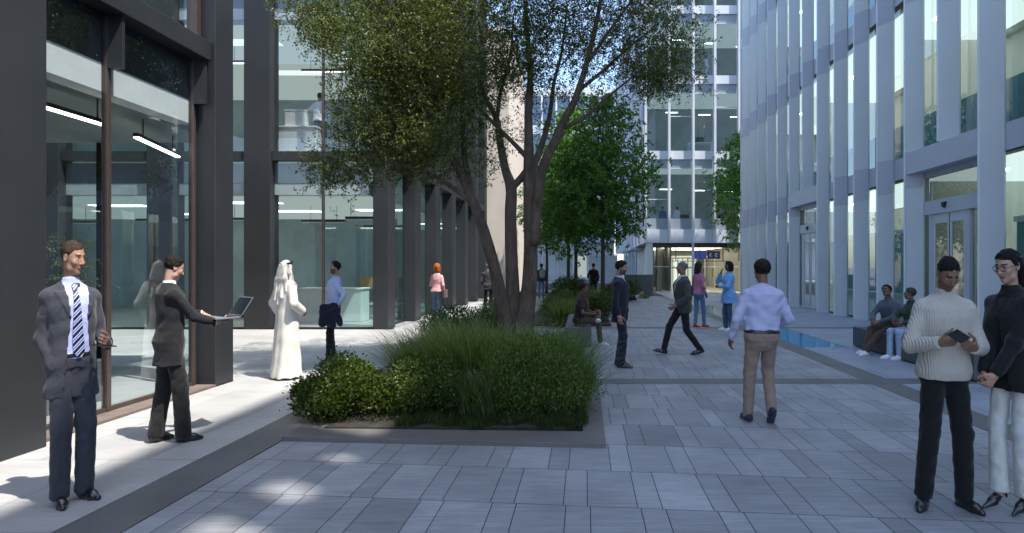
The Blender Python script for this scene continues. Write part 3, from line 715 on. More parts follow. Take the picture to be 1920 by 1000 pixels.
class Skel:
    """branch skeleton: polylines with radii; grows twigs towards sample points"""
    def __init__(self): self.lines = []; self.pts = np.zeros((0, 3)); self.rad = np.zeros(0)
    def line(self, pts, rads, sub=4):
        P = [Vector(p) for p in pts]; out = []; R = []
        for i in range(len(P) - 1):
            p0 = P[max(i - 1, 0)]; p1 = P[i]; p2 = P[i + 1]; p3 = P[min(i + 2, len(P) - 1)]
            for k in range(sub):
                t = k / sub
                out.append(.5 * ((2 * p1) + (p2 - p0) * t + (2 * p0 - 5 * p1 + 4 * p2 - p3) * t * t + (3 * p1 - p0 - 3 * p2 + p3) * t ** 3))
                R.append(rads[i] * (1 - t) + rads[i + 1] * t)
        out.append(P[-1]); R.append(rads[-1])
        self.lines.append((out, R))
        self.pts = np.vstack([self.pts, np.array([tuple(p) for p in out])]); self.rad = np.concatenate([self.rad, R])
        return out
    def grow(self, targets, rmin=.004, bend=.25, pen=0., upz=.1):
        tg = np.asarray(targets)
        d0 = np.min(np.linalg.norm(tg[:, None] - self.pts[None], axis=2), axis=1)
        for i in np.argsort(d0):
            t = tg[i]; v = self.pts - t
            # prefer attaching from below/inside
            d = np.linalg.norm(v, axis=1) + np.maximum(v[:, 2], 0) * .8
            j = int(np.argmin(d)); a = self.pts[j]; L = np.linalg.norm(t - a)
            if L < .03: continue
            r0 = min(self.rad[j] * .75, .004 + .011 * L); mid = (a + t) / 2 + RNG.normal(0, bend * L * .3, 3) + np.array([0, 0, -upz * L])
            self.line([a, mid, t], [r0, r0 * .65 + rmin * .3, rmin], 3)
    def build(self, name, mat, parent, n=7, rcut=0):
        mb = MB()
        for P, R in self.lines:
            k = n if max(R) > .03 else (5 if max(R) > .012 else 3)
            mb.tube(P, R, k)
        return mb.build(name, mat, parent, smooth=True)

# --- the big multi-stemmed olive-like tree (plane y = 10.3) -----------------
TY = 10.3
def px(x, y, d=TY): return ((x - 1097) / 1150 * d, d, 1.65 + (500 - y) / 1150 * d)
tree = thing('multi_stem_tree', 'large multi stemmed tree with fine olive leaves standing in the front planter', 'tree', (0, 0, 0))
sk = Skel()
def limb(pix, rads, sub=5): return sk.line([px(x, y, TY)[:1] + (TY + dy,) + px(x, y, TY)[2:] for x, y, dy in pix], [q * .80 for q in rads], sub)
limb([(956, 700, 0), (952, 640, 0), (947, 599, -.05), (931, 510, -.15), (912, 436, -.25), (893, 380, -.35), (872, 330, -.4), (848, 285, -.6), (825, 225, -.9), (800, 150, -1.1), (770, 60, -1.2)], [.24, .20, .165, .125, .115, .10, .085, .07, .055, .04, .025])
limb([(893, 380, -.35), (878, 320, -.2), (868, 260, 0), (862, 190, .2), (850, 110, .3), (840, 20, .3)], [.09, .07, .055, .045, .035, .02])
limb([(893, 385, -.35), (850, 352, -.5), (800, 330, -.8), (745, 325, -1.1), (690, 345, -1.3)], [.06, .045, .035, .022, .01])
limb([(966, 700, .05), (964, 640, .05), (961, 560, .1), (957, 470, .1), (956, 400, .1), (957, 352, .1), (944, 312, .2), (933, 260, .3), (925, 215, .4), (905, 175, .5), (880, 110, .6)], [.22, .19, .15, .13, .125, .12, .09, .08, .07, .05, .03])
limb([(957, 352, .1), (975, 335, .05), (990, 315, 0)], [.085, .075, .06])
limb([(980, 700, 0), (982, 620, 0), (992, 540, 0), (995, 470, 0), (994, 400, 0), (992, 330, 0), (991, 270, .05), (990, 210, .1), (993, 130, .15), (985, 40, .2), (980, -80, .3)], [.25, .21, .16, .145, .14, .125, .10, .085, .07, .05, .03])
limb([(992, 300, 0), (965, 270, .1), (930, 235, .1), (900, 205, -.1), (875, 160, -.3)], [.06, .05, .042, .03, .015])
limb([(1002, 460, -.05), (1012, 345, -.1), (1024, 305, -.15), (1042, 268, -.2), (1060, 230, -.25), (1077, 200, -.3), (1095, 150, -.4), (1112, 88, -.5), (1125, 20, -.5), (1135, -80, -.5)], [.12, .105, .10, .09, .082, .07, .06, .05, .04, .025])
limb([(994, 330, 0), (1015, 260, .3), (1028, 200, .5), (1035, 130, .7), (1050, 60, .9), (1060, -40, 1)], [.08, .065, .05, .04, .03, .02])
limb([(1052, 248, -.2), (1090, 232, -.3), (1125, 205, -.4), (1165, 175, -.5), (1200, 150, -.6)], [.045, .038, .03, .02, .01])
limb([(1085, 180, -.3), (1130, 140, -.2), (1170, 100, -.1), (1215, 60, 0)], [.045, .035, .025, .012])
limb([(1100, 135, -.4), (1150, 70, -.6), (1200, 10, -.8)], [.04, .028, .015])
limb([(925, 215, .4), (930, 150, .6), (945, 80, .8), (950, -20, 1)], [.05, .04, .03, .02])
limb([(825, 225, -.9), (770, 190, -1.0), (720, 170, -1.0), (670, 160, -.9)], [.04, .03, .02, .01])
limb([(848, 285, -.6), (790, 260, -.2), (735, 250, .1), (690, 245, .3)], [.04, .03, .02, .01])
# crown volumes: (cx, cy px, rx, ry px, depth centre, depth radius, share, leaf density)
lobes = [(765, 115, 128, 150, -.6, 1.5, 140, 1.0), (645, 60, 78, 68, -.5, 1.0, 46, .75), (850, 60, 150, 150, -.3, 1.5, 120, 1.0), (765, 255, 80, 85, -.7, 1.1, 72, .95), (820, 240, 110, 110, -.4, 1.2, 80, .95),
         (690, 325, 60, 45, -1.0, .6, 30, .6), (980, 20, 140, 150, 0, 1.5, 100, .65), (1110, 10, 130, 130, -.2, 1.4, 90, .55), (1210, 70, 95, 110, -.3, 1.0, 75, .55), (1080, 150, 110, 80, -.2, 1.0, 45, .38),
         (1230, 150, 65, 45, -.4, .7, 36, .6), (900, 300, 60, 50, -.2, .6, 14, .3), (950, 180, 90, 90, .2, 1.0, 30, .4), (860, -140, 260, 130, 0, 1.8, 110, .8), (1120, -130, 170, 120, 0, 1.5, 70, .7)]
tg = []; dens = []
for (cx, cyy, rx, ry, dc, dr, n, dn) in lobes:
    q = rv(n) * (RNG.random((n, 1)) ** .4)
    for a, b, c in q:
        d = TY + dc + b * dr
        tg.append(px(cx + a * rx, cyy + c * ry, TY)[0:1] + (d,) + px(cx, cyy + c * ry, TY)[2:3]); dens.append(dn)
tg = np.array(tg); dens = np.array(dens)
sk.grow(tg, .003, .3)
sk.build('trunk', M['bark'], tree, 12)
# leaves: little sprays along short shoots around each twig end
def sprays(tg, dens, per, rad, L, W, base, warm=.25, var=.28, droop=.15, shoot=.16, r=RNG):
    P = []; D = []
    for t, dn in zip(tg, dens):
        ns = max(1, int(per * dn * r.uniform(.6, 1.4) / 9))
        o = t + r.normal(0, rad, (ns, 3)) * np.array([1, 1, .8])
        d = rv(ns, r); d[:, 2] += -droop
        for k in range(9):
            u = (k + r.random((ns, 1))) / 9
            P.append(o + d * shoot * u + r.normal(0, .012, (ns, 3))); dd = rv(ns, r) * .8 + d * .7; D.append(dd)
    P = np.vstack(P); D = np.vstack(D); n = len(P)
    return P, D, rv(n, r), L * r.uniform(.7, 1.3, n), W * r.uniform(.7, 1.3, n), leafcols(n, base, var, warm, r)
A = sprays(tg, dens, 290, .17, .046, .019, (.090, .112, .032), .17)
leaf_mesh(*A, 'crown', LEAF['olive'], tree)

# --- small broadleaf trees -------------------------------------------------
def small_tree(x, y, h, cw, ch, zc, label, n=170, seed=0, base=(.082, .165, .034), trunk_r=.10, leaves=66, L=.135):
    r = np.random.default_rng(seed)
    t = thing('small_tree', label, 'tree', (x, y, 0), group='small broadleaf trees in the far beds')
    s = Skel(); s.line([(0, 0, 0), (.02, 0, h * .25), (-.03, .02, h * .5), (.03, 0, h * .75), (0, 0, h * .95)], [trunk_r, trunk_r * .85, trunk_r * .6, trunk_r * .35, .015], 4)
    for k in range(8):
        a = k * 2.4; z0 = zc - ch * .45 + k * ch * .08; ln = cw * .38 * (1 - .05 * k)
        s.line([(0, 0, z0), (math.cos(a) * ln * .5, math.sin(a) * ln * .5, z0 + ln * .28), (math.cos(a) * ln, math.sin(a) * ln, z0 + ln * .5)], [trunk_r * .4, trunk_r * .25, .012], 3)
    q = rv(n, r) * (r.random((n, 1)) ** .38)
    # lumpy outline: wider low down, layered
    prof = 1 - .35 * np.clip(q[:, 2], -1, 1) ** 2 - .18 * q[:, 2]
    T = np.stack([q[:, 0] * cw / 2 * prof, q[:, 1] * cw / 2 * prof, zc + q[:, 2] * ch / 2], 1)
    T += r.normal(0, .12, T.shape)
    global RNG
    keep = RNG; RNG = r; s.grow(T, .006, .2); RNG = keep
    s.build('trunk', M['bark_dark'], t, 8)
    A = sprays(T, np.ones(n), leaves, .24, L, L * .62, base, .18, .3, .3, .30, r)
    leaf_mesh(*A, 'crown', LEAF['broad'], t)
    return t
small_tree(.75, 26.5, 9.8, 4.6, 7.0, 6.0, 'middle tree with a dark trunk and full green crown behind the standing phone man', 300, 1)
small_tree(-.45, 28.6, 8.8, 4.2, 6.4, 5.4, 'slim tree partly behind the big tree trunks in the far planter bed', 230, 2)
small_tree(-.9, 32.5, 10.4, 4.4, 7.4, 6.4, 'farthest dark green tree beyond the other bed trees', 210, 3)
small_tree(-2.35, 37.5, 8.4, 3.8, 5.6, 5.2, 'small dark tree farthest left behind the backpack walker', 170, 4)
small_tree(9.35, 36.4, 9.6, 4.0, 7.4, 6.3, 'tree at the back block corner half hidden by the finned building', 230, 5, (.10, .20, .036))

# --- shrubs ----------------------------------------------------------------
def shrub(x, y, wx, wy, h, label, n=9000, L=.03, W=.02, base=(.05, .075, .014), seed=1, mat='glossy', lumps=26, warm=.22, name='shrub', up=.6, fuzz=.05, grp=None):
    r = np.random.default_rng(seed)
    t = thing(name, label, 'shrub', (x, y, .05), group=grp)
    # lumpy body made of many small domes
    c = rv(lumps, r); c[:, 2] = np.abs(c[:, 2]); rr = r.random((lumps, 1)) ** .33
    C = c * rr * np.array([wx * .40, wy * .40, h * .68]) + np.array([0, 0, h * .10])
    R = r.uniform(.17, .30, lumps) * min(wx, wy, h * 1.3)
    # woody stems
    mb = MB()
    for k in range(lumps): mb.tube([(C[k][0] * .15, C[k][1] * .15, 0), (C[k][0] * .5, C[k][1] * .5, C[k][2] * .55), tuple(C[k])], [.011, .008, .003], 4)
    mb.build('stem', M['bark_dark'], t)
    k = r.integers(0, lumps, n); d = rv(n, r); d[:, 2] = np.where(r.random(n) < .75, np.abs(d[:, 2]), d[:, 2])
    P = C[k] + d * (R[k] * r.uniform(.55, 1.08, n) ** .7)[:, None] + r.normal(0, fuzz * .3, (n, 3))
    out = r.random(n) < .05; P[out] += d[out] * fuzz * 1.6
    P[:, 2] = np.maximum(P[:, 2], .01)
    D = d * .7 + rv(n, r) * .8; D[:, 2] += up
    leaf_mesh(P, D, d + rv(n, r) * .7, L * r.uniform(.7, 1.35, n), W * r.uniform(.7, 1.35, n), leafcols(n, base, .3, warm, r), 'foliage', LEAF[mat], t)
    return t
shrub(-2.62, 6.66, 1.5, 1.0, .60, 'rounded glossy leaved shrub at the left front corner of the planter', 23000, .032, .023, (.062, .088, .016), 1, lumps=34)
shrub(-1.62, 6.74, 1.3, .9, .60, 'darker glossy shrub left of centre at the front of the planter', 15000, .031, .021, (.07, .10, .022), 2, lumps=26)
shrub(-.52, 6.75, 1.32, 1.0, .90, 'tall dense fine leaved dark green bush at the right front of the planter', 22000, .032, .012, (.105, .155, .038), 3, lumps=46, up=.9, fuzz=.09)
shrub(-2.05, 10.4, 1.7, 1.3, 1.02, 'dark green mounded bush left of the big tree trunk', 12000, .04, .018, (.05, .085, .02), 5, lumps=30)
shrub(-2.0, 14.6, 1.2, 1.4, 1.05, 'light green bush beyond the dark mound left of the tree trunk', 7000, .05, .02, (.075, .12, .03), 6, lumps=24)
shrub(-.62, 17.6, 1.25, 1.2, .92, 'pale green bush behind the seated man at the bench end', 7000, .055, .02, (.10, .14, .05), 7, lumps=22)
shrub(.22, 17.9, 1.3, 1.2, .84, 'dark bush with small round leaves right behind the seated man', 7500, .045, .03, (.06, .075, .016), 8, lumps=24)
shrub(-.55, 23.5, 2.2, 2.2, 1.22, 'wide dark bush round the slim tree in the far bed', 8000, .07, .035, (.045, .075, .022), 9, lumps=28)
shrub(1.0, 22.6, 1.2, 1.4, 1.0, 'small dark bush below the middle tree in the far bed', 5000, .06, .03, (.05, .07, .018), 10, lumps=22)
shrub(1.9, 29.5, 1.5, 1.8, 1.25, 'green bush at the right end of the far bed near the low wall', 5000, .08, .04, (.06, .10, .025), 11, lumps=22)
MBw = thing('low_wall', 'low grey garden wall behind the far bed beside the side glazing', 'wall', (0, 0, 0))
MB().box(2.2, 3.75, 34.0, 34.3, 0, 1.15).build('wall_body', M['bench'], MBw, bevel=.01); MB().box(2.17, 3.78, 33.97, 34.33, 1.152, 1.2).build('coping', M['band'], MBw)

# --- ornamental grass clumps ----------------------------------------------
def grass_clump(x, y, h, rad, n, label, base=(.085, .13, .035), seed=0, w_=.006, lean=(0, 0), grp='ornamental grass clumps', name='ornamental_grass'):
    r = np.random.default_rng(seed)
    t = thing(name, label, 'grass plant', (x, y, .05), group=grp)
    a = r.uniform(0, 2 * PI, n); out = np.abs(r.normal(0, .30, n)) + .06; hh = h * r.uniform(.55, 1.1, n)
    b0 = r.random((n, 2)) * 2 - 1; b0 *= rad * .45
    dx, dy = np.cos(a), np.sin(a); segs = 5; V = []; F = []
    ss = np.linspace(0, 1, segs)
    C = leafcols(n, base, .3, .25, r)
    dry = r.random(n) < .09; C[dry] = np.array([.30, .25, .13]) * r.uniform(.5, 1.1, (dry.sum(), 1))
    Vs = np.zeros((n, segs, 2, 3)); 
    for i, s in enumerate(ss):
        reach = (out * s ** 1.2 + out * .9 * s ** 3) * hh
        cx = b0[:, 0] + dx * reach + lean[0] * s * s * hh; cy = b0[:, 1] + dy * reach + lean[1] * s * s * hh
        cz = hh * (s - .28 * out * s ** 3)
        wd = w_ * (1 - s) ** .6 * (.5 + .5 * min(1, s * 4)) + .0006
        Vs[:, i, 0] = np.stack([cx - dy * wd, cy + dx * wd, cz], 1); Vs[:, i, 1] = np.stack([cx + dy * wd, cy - dx * wd, cz], 1)
    idx = np.arange(n)[:, None] * segs * 2
    F = np.concatenate([idx + np.array([[2 * i, 2 * i + 1, 2 * i + 3, 2 * i + 2]]) for i in range(segs - 1)], 0)
    np_mesh('blades', Vs.reshape(-1, 3), F, LEAF['grass'], t, colors=np.repeat(C, segs * 2, 0))
    return t
G = [(-2.05, 7.75, .80, .55, 1000, 'pale arching grass clump at the left of the planter behind the glossy shrub', (.165, .20, .065), (-.25, 0)),
     (-1.45, 7.65, .98, .6, 1300, 'tall feathery grass clump in the middle of the planter', (.165, .225, .08), (-.12, 0)),
     (-.95, 7.5, .95, .5, 1200, 'tall grass clump just left of the dense dark bush', (.145, .205, .07), (0, 0)),
     (-1.12, 6.55, .50, .4, 900, 'short bluish grass clump between the two front shrubs', (.08, .12, .05), (0, -.1)),
     (-.42, 7.7, .88, .6, 1200, 'grass clump rising behind the dense dark bush', (.115, .18, .055), (.1, 0)),
     (-.12, 7.1, .72, .35, 600, 'wispy grass clump spilling over the right rim of the planter', (.10, .165, .05), (.12, 0)),
     (-1.95, 8.7, .9, .55, 800, 'pale grass clump behind the left arching one', (.12, .16, .05), (-.2, 0)),
     (-1.6, 12.8, 1.0, .6, 700, 'light grass clump behind the dark mounded bush', (.11, .16, .05), (0, 0)),
     (-.55, 16.95, .75, .6, 900, 'bright feathery grass clump behind the bench', (.15, .20, .07), (0, 0)),
     (.2, 21.0, .9, .8, 700, 'grass clump between the far bushes', (.10, .15, .05), (0, 0))]
for i, (x, y, h, rad, n, lab, base, lean) in enumerate(G): grass_clump(x, y, h, rad, n, lab, base, 40 + i, .0055 if y < 10 else .010, lean)
# low ground cover along the front edge of the bed: nobody could count it
r = np.random.default_rng(77); n = 9000
X = r.uniform(-1.9, .02, n); Yy = 6.03 + np.abs(r.normal(0, .30, n)) + .09 * np.sin(X * 7) + .05 * np.sin(X * 19) + .09
P = np.stack([X, Yy, np.full(n, .05)], 1); D = rv(n, r) * .5; D[:, 2] = 1
o = leaf_mesh(P, D, rv(n, r), r.uniform(.04, .11, n), np.full(n, .006), leafcols(n, (.045, .066, .018), .35, .3, r), 'grass_edging', LEAF['grass'])
tag(o, 'short dark grass growing along the front edge of the planter soil', 'grass', kind='stuff')
r = np.random.default_rng(78); n = 9000
P = np.stack([r.uniform(.9, 3.3, n), r.uniform(31.5, 33.9, n), np.full(n, .0)], 1); D = rv(n, r) * .5; D[:, 2] = 1
o = leaf_mesh(P, D, rv(n, r), r.uniform(.06, .16, n), np.full(n, .02), leafcols(n, (.12, .20, .02), .2, .2, r), 'lawn', LEAF['grass'])
tag(o, 'bright green lawn strip before the far lit lobby', 'grass', kind='stuff')
# potted olive inside the lobby
t = thing('potted_olive', 'bushy olive plant in a dark square planter inside the glazed lobby', 'potted plant', (-6.35, 6.95, 0))
MB().box(-.42, .42, -.55, .7, .004, .50).build('pot', M['bench'], t, bevel=.01)
s = Skel()
for k in range(7):
    a = k * .9; s.line([(.05 * math.cos(a), .05 * math.sin(a), .45), (.2 * math.cos(a), .25 * math.sin(a), .95), (.32 * math.cos(a), .42 * math.sin(a), 1.35)], [.02, .014, .006], 3)
r = np.random.default_rng(8); T = rv(110, r) * r.random((110, 1)) ** .4 * np.array([.55, .85, .68]) + np.array([0, 0, 1.42]); keep = RNG; RNG = r; s.grow(T, .003, .2); RNG = keep
s.build('stem', M['bark_dark'], t, 5)
leaf_mesh(*sprays(T, np.ones(110), 55, .09, .045, .012, (.10, .13, .06), .15, .25, .0, .14, r), 'foliage', LEAF['olive'], t)
# ------------------------------------------------------------------ people: signed-distance bodies and clothes
def smin(a, b, k):
    h = np.clip(.5 + .5 * (b - a) / k, 0, 1)
    return b + (a - b) * h - k * h * (1 - h)

class SDF:
    def __init__(self, lo, hi, res):
        self.lo = np.array(lo, float); self.res = res
        self.n = np.maximum(4, np.ceil((np.array(hi) - self.lo) / res).astype(int) + 1)
        self.F = np.full(tuple(self.n), .3)
        self.ax = [self.lo[i] + res * np.arange(self.n[i]) for i in range(3)]
    def sl(self, lo, hi):
        a = np.clip(np.floor((np.array(lo) - self.lo) / self.res).astype(int), 0, self.n); b = np.clip(np.ceil((np.array(hi) - self.lo) / self.res).astype(int) + 1, 0, self.n)
        return tuple(slice(int(i), int(j)) for i, j in zip(a, b))
    def g(self, s): return self.ax[0][s[0]][:, None, None], self.ax[1][s[1]][None, :, None], self.ax[2][s[2]][None, None, :]
    def put(self, lo, hi, fn, k=.02, op='u'):
        m = max(k, .02) + 2 * self.res
        s = self.sl(np.array(lo) - m, np.array(hi) + m)
        if any(q.stop <= q.start for q in s): return
        d = fn(*self.g(s))
        if op == 'u': self.F[s] = smin(self.F[s], d, k)
        else: self.F[s] = -smin(-self.F[s], d, k)
    def cone(self, a, b, ra, rb, k=.02, op='u', cap=None):
        a = np.array(a, float); b = np.array(b, float); ab = b - a; L2 = float(ab @ ab) + 1e-9; r = max(ra, rb)
        def fn(X, Y, Z):
            t = np.clip(((X - a[0]) * ab[0] + (Y - a[1]) * ab[1] + (Z - a[2]) * ab[2]) / L2, 0, 1)
            d = np.sqrt((X - a[0] - t * ab[0]) ** 2 + (Y - a[1] - t * ab[1]) ** 2 + (Z - a[2] - t * ab[2]) ** 2) - (ra + (rb - ra) * t)
            if cap is not None:
                u = ab / math.sqrt(L2); d = np.maximum(d, (X - b[0]) * u[0] + (Y - b[1]) * u[1] + (Z - b[2]) * u[2] - cap)
            return d
        self.put(np.minimum(a, b) - r, np.maximum(a, b) + r, fn, k, op)
    def ell(self, c, r, k=.02, op='u', R=None):
        c = np.array(c, float); r = np.array(r, float); m = r.max() if R is not None else r
        def fn(X, Y, Z):
            x, y, z = X - c[0], Y - c[1], Z - c[2]
            if R is not None: x, y, z = (R[0][0] * x + R[0][1] * y + R[0][2] * z, R[1][0] * x + R[1][1] * y + R[1][2] * z, R[2][0] * x + R[2][1] * y + R[2][2] * z)
            k0 = np.sqrt((x / r[0]) ** 2 + (y / r[1]) ** 2 + (z / r[2]) ** 2); k1 = np.sqrt((x / r[0] ** 2) ** 2 + (y / r[1] ** 2) ** 2 + (z / r[2] ** 2) ** 2) + 1e-9
            return k0 * (k0 - 1) / k1
        self.put(c - m, c + m, fn, k, op)
    def loft(self, O, AX, tab, k=.02, mod=None, op='u', p=2.3):
        """elliptical tube; tab rows: z, rx, ry, yoff in the frame O, AX=(right, fwd, up)"""
        tab = np.array(tab, float); O = np.array(O, float); A = np.array(AX, float)
        z0, z1 = tab[0, 0], tab[-1, 0]; R = max(tab[:, 1].max(), (tab[:, 2] + np.abs(tab[:, 3])).max()) + .05
        e0, e1 = O + A[2] * z0, O + A[2] * z1
        def fn(X, Y, Z):
            x, y, z = X - O[0], Y - O[1], Z - O[2]
            x, y, z = (A[0][0] * x + A[0][1] * y + A[0][2] * z, A[1][0] * x + A[1][1] * y + A[1][2] * z, A[2][0] * x + A[2][1] * y + A[2][2] * z)
            rx = np.interp(z, tab[:, 0], tab[:, 1]); ry = np.interp(z, tab[:, 0], tab[:, 2]); yo = np.interp(z, tab[:, 0], tab[:, 3]); yy = y - yo
            q = (np.abs(x / rx) ** p + np.abs(yy / ry) ** p) ** (1 / p)
            d = (q - 1) * np.minimum(rx, ry)
            if mod is not None: d = d - mod(x, yy, z)
            return np.maximum(d, np.maximum(z0 - z, z - z1))
        self.put(np.minimum(e0, e1) - R, np.maximum(e0, e1) + R, fn, k, op)
    def warp(self, amp, f, seed):
        X, Y, Z = self.g((slice(None),) * 3); r = np.random.default_rng(seed); a = r.uniform(0, 6.28, 9)
        w_ = np.sin(f * (.9 * X + 1.6 * Z) + a[0] + 1.5 * np.sin(f * .5 * (Y + X) + a[1])) + .8 * np.sin(f * 1.7 * (.8 * Y - .9 * Z + .5 * X) + a[2] + 1.3 * np.sin(f * .7 * Z + a[3])) + .6 * np.sin(f * 2.3 * (X - .4 * Y + .3 * Z) + a[4])
        self.F += amp * .5 * w_
    def mesh(self):
        F = self.F; S_ = F < 0; sh = np.array(F.shape) - 1
        cnt = np.zeros(tuple(sh), np.int8); C = [(i, j, k) for i in (0, 1) for j in (0, 1) for k in (0, 1)]
        for i, j, k in C: cnt += S_[i:i + sh[0], j:j + sh[1], k:k + sh[2]]
        act = (cnt > 0) & (cnt < 8); idx = np.argwhere(act)
        if len(idx) == 0: return np.zeros((0, 3)), np.zeros((0, 4), int)
        ids = np.full(tuple(sh), -1, np.int32); ids[act] = np.arange(len(idx))
        acc = np.zeros((len(idx), 3)); n = np.zeros(len(idx))
        val = {c: F[idx[:, 0] + c[0], idx[:, 1] + c[1], idx[:, 2] + c[2]] for c in C}
        for c in C:
            for a in range(3):
                if c[a] == 0:
                    e = list(c); e[a] = 1; e = tuple(e); v0, v1 = val[c], val[e]; x = (v0 < 0) != (v1 < 0)
                    t = np.where(x, v0 / np.where(x, v0 - v1, 1), 0)
                    p = np.tile(np.array(c, float), (len(idx), 1)); p[:, a] += t
                    acc += p * x[:, None]; n += x
        V = self.lo + (idx + acc / n[:, None]) * self.res
        Q = []
        for a in range(3):
            b, c = (a + 1) % 3, (a + 2) % 3
            lo = [slice(None)] * 3; hi = [slice(None)] * 3; lo[a] = slice(0, -1); hi[a] = slice(1, None)
            d = S_[tuple(lo)] != S_[tuple(hi)]; e = np.argwhere(d)
            e = e[(e[:, b] > 0) & (e[:, c] > 0) & (e[:, b] < sh[b]) & (e[:, c] < sh[c]) & (e[:, a] < sh[a])]
            ins = S_[e[:, 0], e[:, 1], e[:, 2]]
            q = []
            for (db, dc) in ((-1, -1), (0, -1), (0, 0), (-1, 0)):
                f = e.copy(); f[:, b] += db; f[:, c] += dc; q.append(ids[f[:, 0], f[:, 1], f[:, 2]])
            q = np.stack(q, 1); q[~ins] = q[~ins][:, ::-1]; Q.append(q)
        Q = np.vstack(Q); Q = Q[(Q >= 0).all(1)]
        return V, Q

def nrm(v): v = np.array(v, float); return v / (np.linalg.norm(v) + 1e-9)
def ik(a, c, l1, l2, pole):
    a = np.array(a, float); c = np.array(c, float); d = np.linalg.norm(c - a); u = (c - a) / (d + 1e-9); d = min(d, (l1 + l2) * .9985); c = a + u * d
    x = (l1 * l1 - l2 * l2 + d * d) / (2 * d); h = math.sqrt(max(0, l1 * l1 - x * x)); p = np.array(pole, float); p = nrm(p - (p @ u) * u)
    return a + u * x + p * h, c

CL = {}
def cloth(name, col, var=.12, bump=.25, bscale=150, rough=.85, sheen=.15, fold=.36):
    if name in CL: return CL[name]
    m = CL[name] = pbr(name, col, rough, 0, var, 9, bump, bscale, sheen=sheen, spec=.25)
    nt = m.node_tree; p = [n for n in nt.nodes if n.type == 'BSDF_PRINCIPLED'][0]; b1 = [n for n in nt.nodes if n.type == 'BUMP'][0]
    tc = N(nt, 'ShaderNodeTexCoord'); mp = N(nt, 'ShaderNodeMapping'); mp.inputs['Scale'].default_value = (1, 1, .75); mp.inputs['Rotation'].default_value = (.5, .4, 0)
    nz = N(nt, 'ShaderNodeTexNoise', Scale=8., Detail=2.5, Roughness=.5, Distortion=1.6); b2 = N(nt, 'ShaderNodeBump', Strength=fold, Distance=.03)
    nt.links.new(tc.outputs['Object'], mp.inputs[0]); nt.links.new(mp.outputs[0], nz.inputs['Vector']); nt.links.new(nz.outputs[0], b2.inputs['Height'])
    nt.links.new(b1.outputs[0], b2.inputs['Normal']); nt.links.new(b2.outputs[0], p.inputs['Normal'])
    return m
def ribknit(name, col, f=95):
    if name in CL: return CL[name]
    m = pbr(name, col, .9, 0, .06, 9, spec=.2, sheen=.2); nt = m.node_tree; p = [n for n in nt.nodes if n.type == 'BSDF_PRINCIPLED'][0]
    tc = N(nt, 'ShaderNodeTexCoord'); wv = N(nt, 'ShaderNodeTexWave', Scale=f, Distortion=.6, Detail=1.); wv.bands_direction = 'X'; b = N(nt, 'ShaderNodeBump', Strength=.45, Distance=.010)
    nt.links.new(tc.outputs['Object'], wv.inputs[0]); nt.links.new(wv.outputs['Fac'], b.inputs['Height']); nt.links.new(b.outputs[0], p.inputs['Normal']); CL[name] = m; return m
SKIN = pbr('skin', (1, 1, 1), .5, 0, .04, 30, .08, 250, attr=True, sub=.08, spec=.4)
HAIRM = {}
def hairmat(c):
    if c not in HAIRM: HAIRM[c] = pbr('hair', c, .65, 0, .4, 60, .8, 140, stretch=(1, 1, .25), spec=.18)
    return HAIRM[c]
LEATHER = pbr('black_leather', (.012, .012, .015), .28, 0, .2, 20, coat=.4)
EYEW = pbr('eyewear', (.02, .02, .02), .3)

def head_sdf(res, fem=0, beard=0, neck=None):
    g = SDF((-.13, -.17, -.24), (.13, .16, .17), res)
    g.ell((0, -.014, .032), (.077, .099, .086), .02); g.ell((0, .026, -.034), (.061 - .004 * fem, .068, .080), .035)
    g.ell((0, .066, -.098), (.026 - .006 * fem, .022, .019), .03); g.cone((-.045, .02, -.078), (.045, .02, -.078), .026 - .005 * fem, .026 - .005 * fem, .03)
    g.cone((-.036, .081, .031), (.036, .081, .031), .009, .009, .015)
    for s in (-1, 1):
        g.ell((s * .031, .103, .010), (.018, .016, .012), .012, 's'); g.ell((s * .031, .0765, .009), (.0145, .0135, .0115), .004)
        g.ell((s * .040, .062, -.022), (.024, .022, .022), .02); g.ell((s * .078, -.010, -.004), (.009, .021, .033), .006); g.ell((s * .084, -.004, -.002), (.005, .010, .017), .006, 's')
        g.ell((s * .011, .099, -.028), (.009, .010, .007), .006)
    g.cone((0, .090, .014), (0, .110, -.023), .008, .012, .010)
    g.ell((0, .090, -.056), (.024, .011, .0062), .005); g.ell((0, .088, -.067), (.020, .011, .0068), .005); g.cone((-.02, .1, -.0615), (.02, .1, -.0615), .0018, .0018, .003, 's')
    if neck is not None: g.cone((0, -.022, -.06), neck, .052 - .007 * fem, .056 - .009 * fem, .03)
    return g

def head_color(V, skin, brow, beard, lips=None):
    skin = np.array(skin); C = np.tile(skin, (len(V), 1)); x, y, z = np.abs(V[:, 0]), V[:, 1], V[:, 2]
    fr = y > .055
    C[fr & (np.abs(z + .061) < .0115) & (x < .024)] = lips if lips is not None else skin * np.array([.78, .58, .58])
    C[fr & (np.abs(z - .034 + .10 * (x - .03) ** 2 * 10) < .0055) & (x > .012) & (x < .050)] = brow
    e = fr & (((x - .031) / .0145) ** 2 + ((z - .009) / .0068) ** 2 < 1); C[e] = (.55, .53, .5)
    C[e & ((x - .031) ** 2 + (z - .009) ** 2 < .0062 ** 2)] = (.03, .02, .015)
    C[fr & (np.abs(z - .0165 + 6 * (x - .031) ** 2) < .0022) & (x > .016) & (x < .047)] = np.array(brow) * .6
    if beard is not None:
        t, col = beard; m = (y > -.005) & (z < -.030 - .02 * (x < .03) * (y > .05)) & ~(fr & (np.abs(z + .061) < .0095) & (x < .022)) & (z > -.125)
        m |= fr & (z > -.053) & (z < -.040) & (x < .03)
        C[m] = C[m] * (1 - t) + np.array(col) * t
    return C

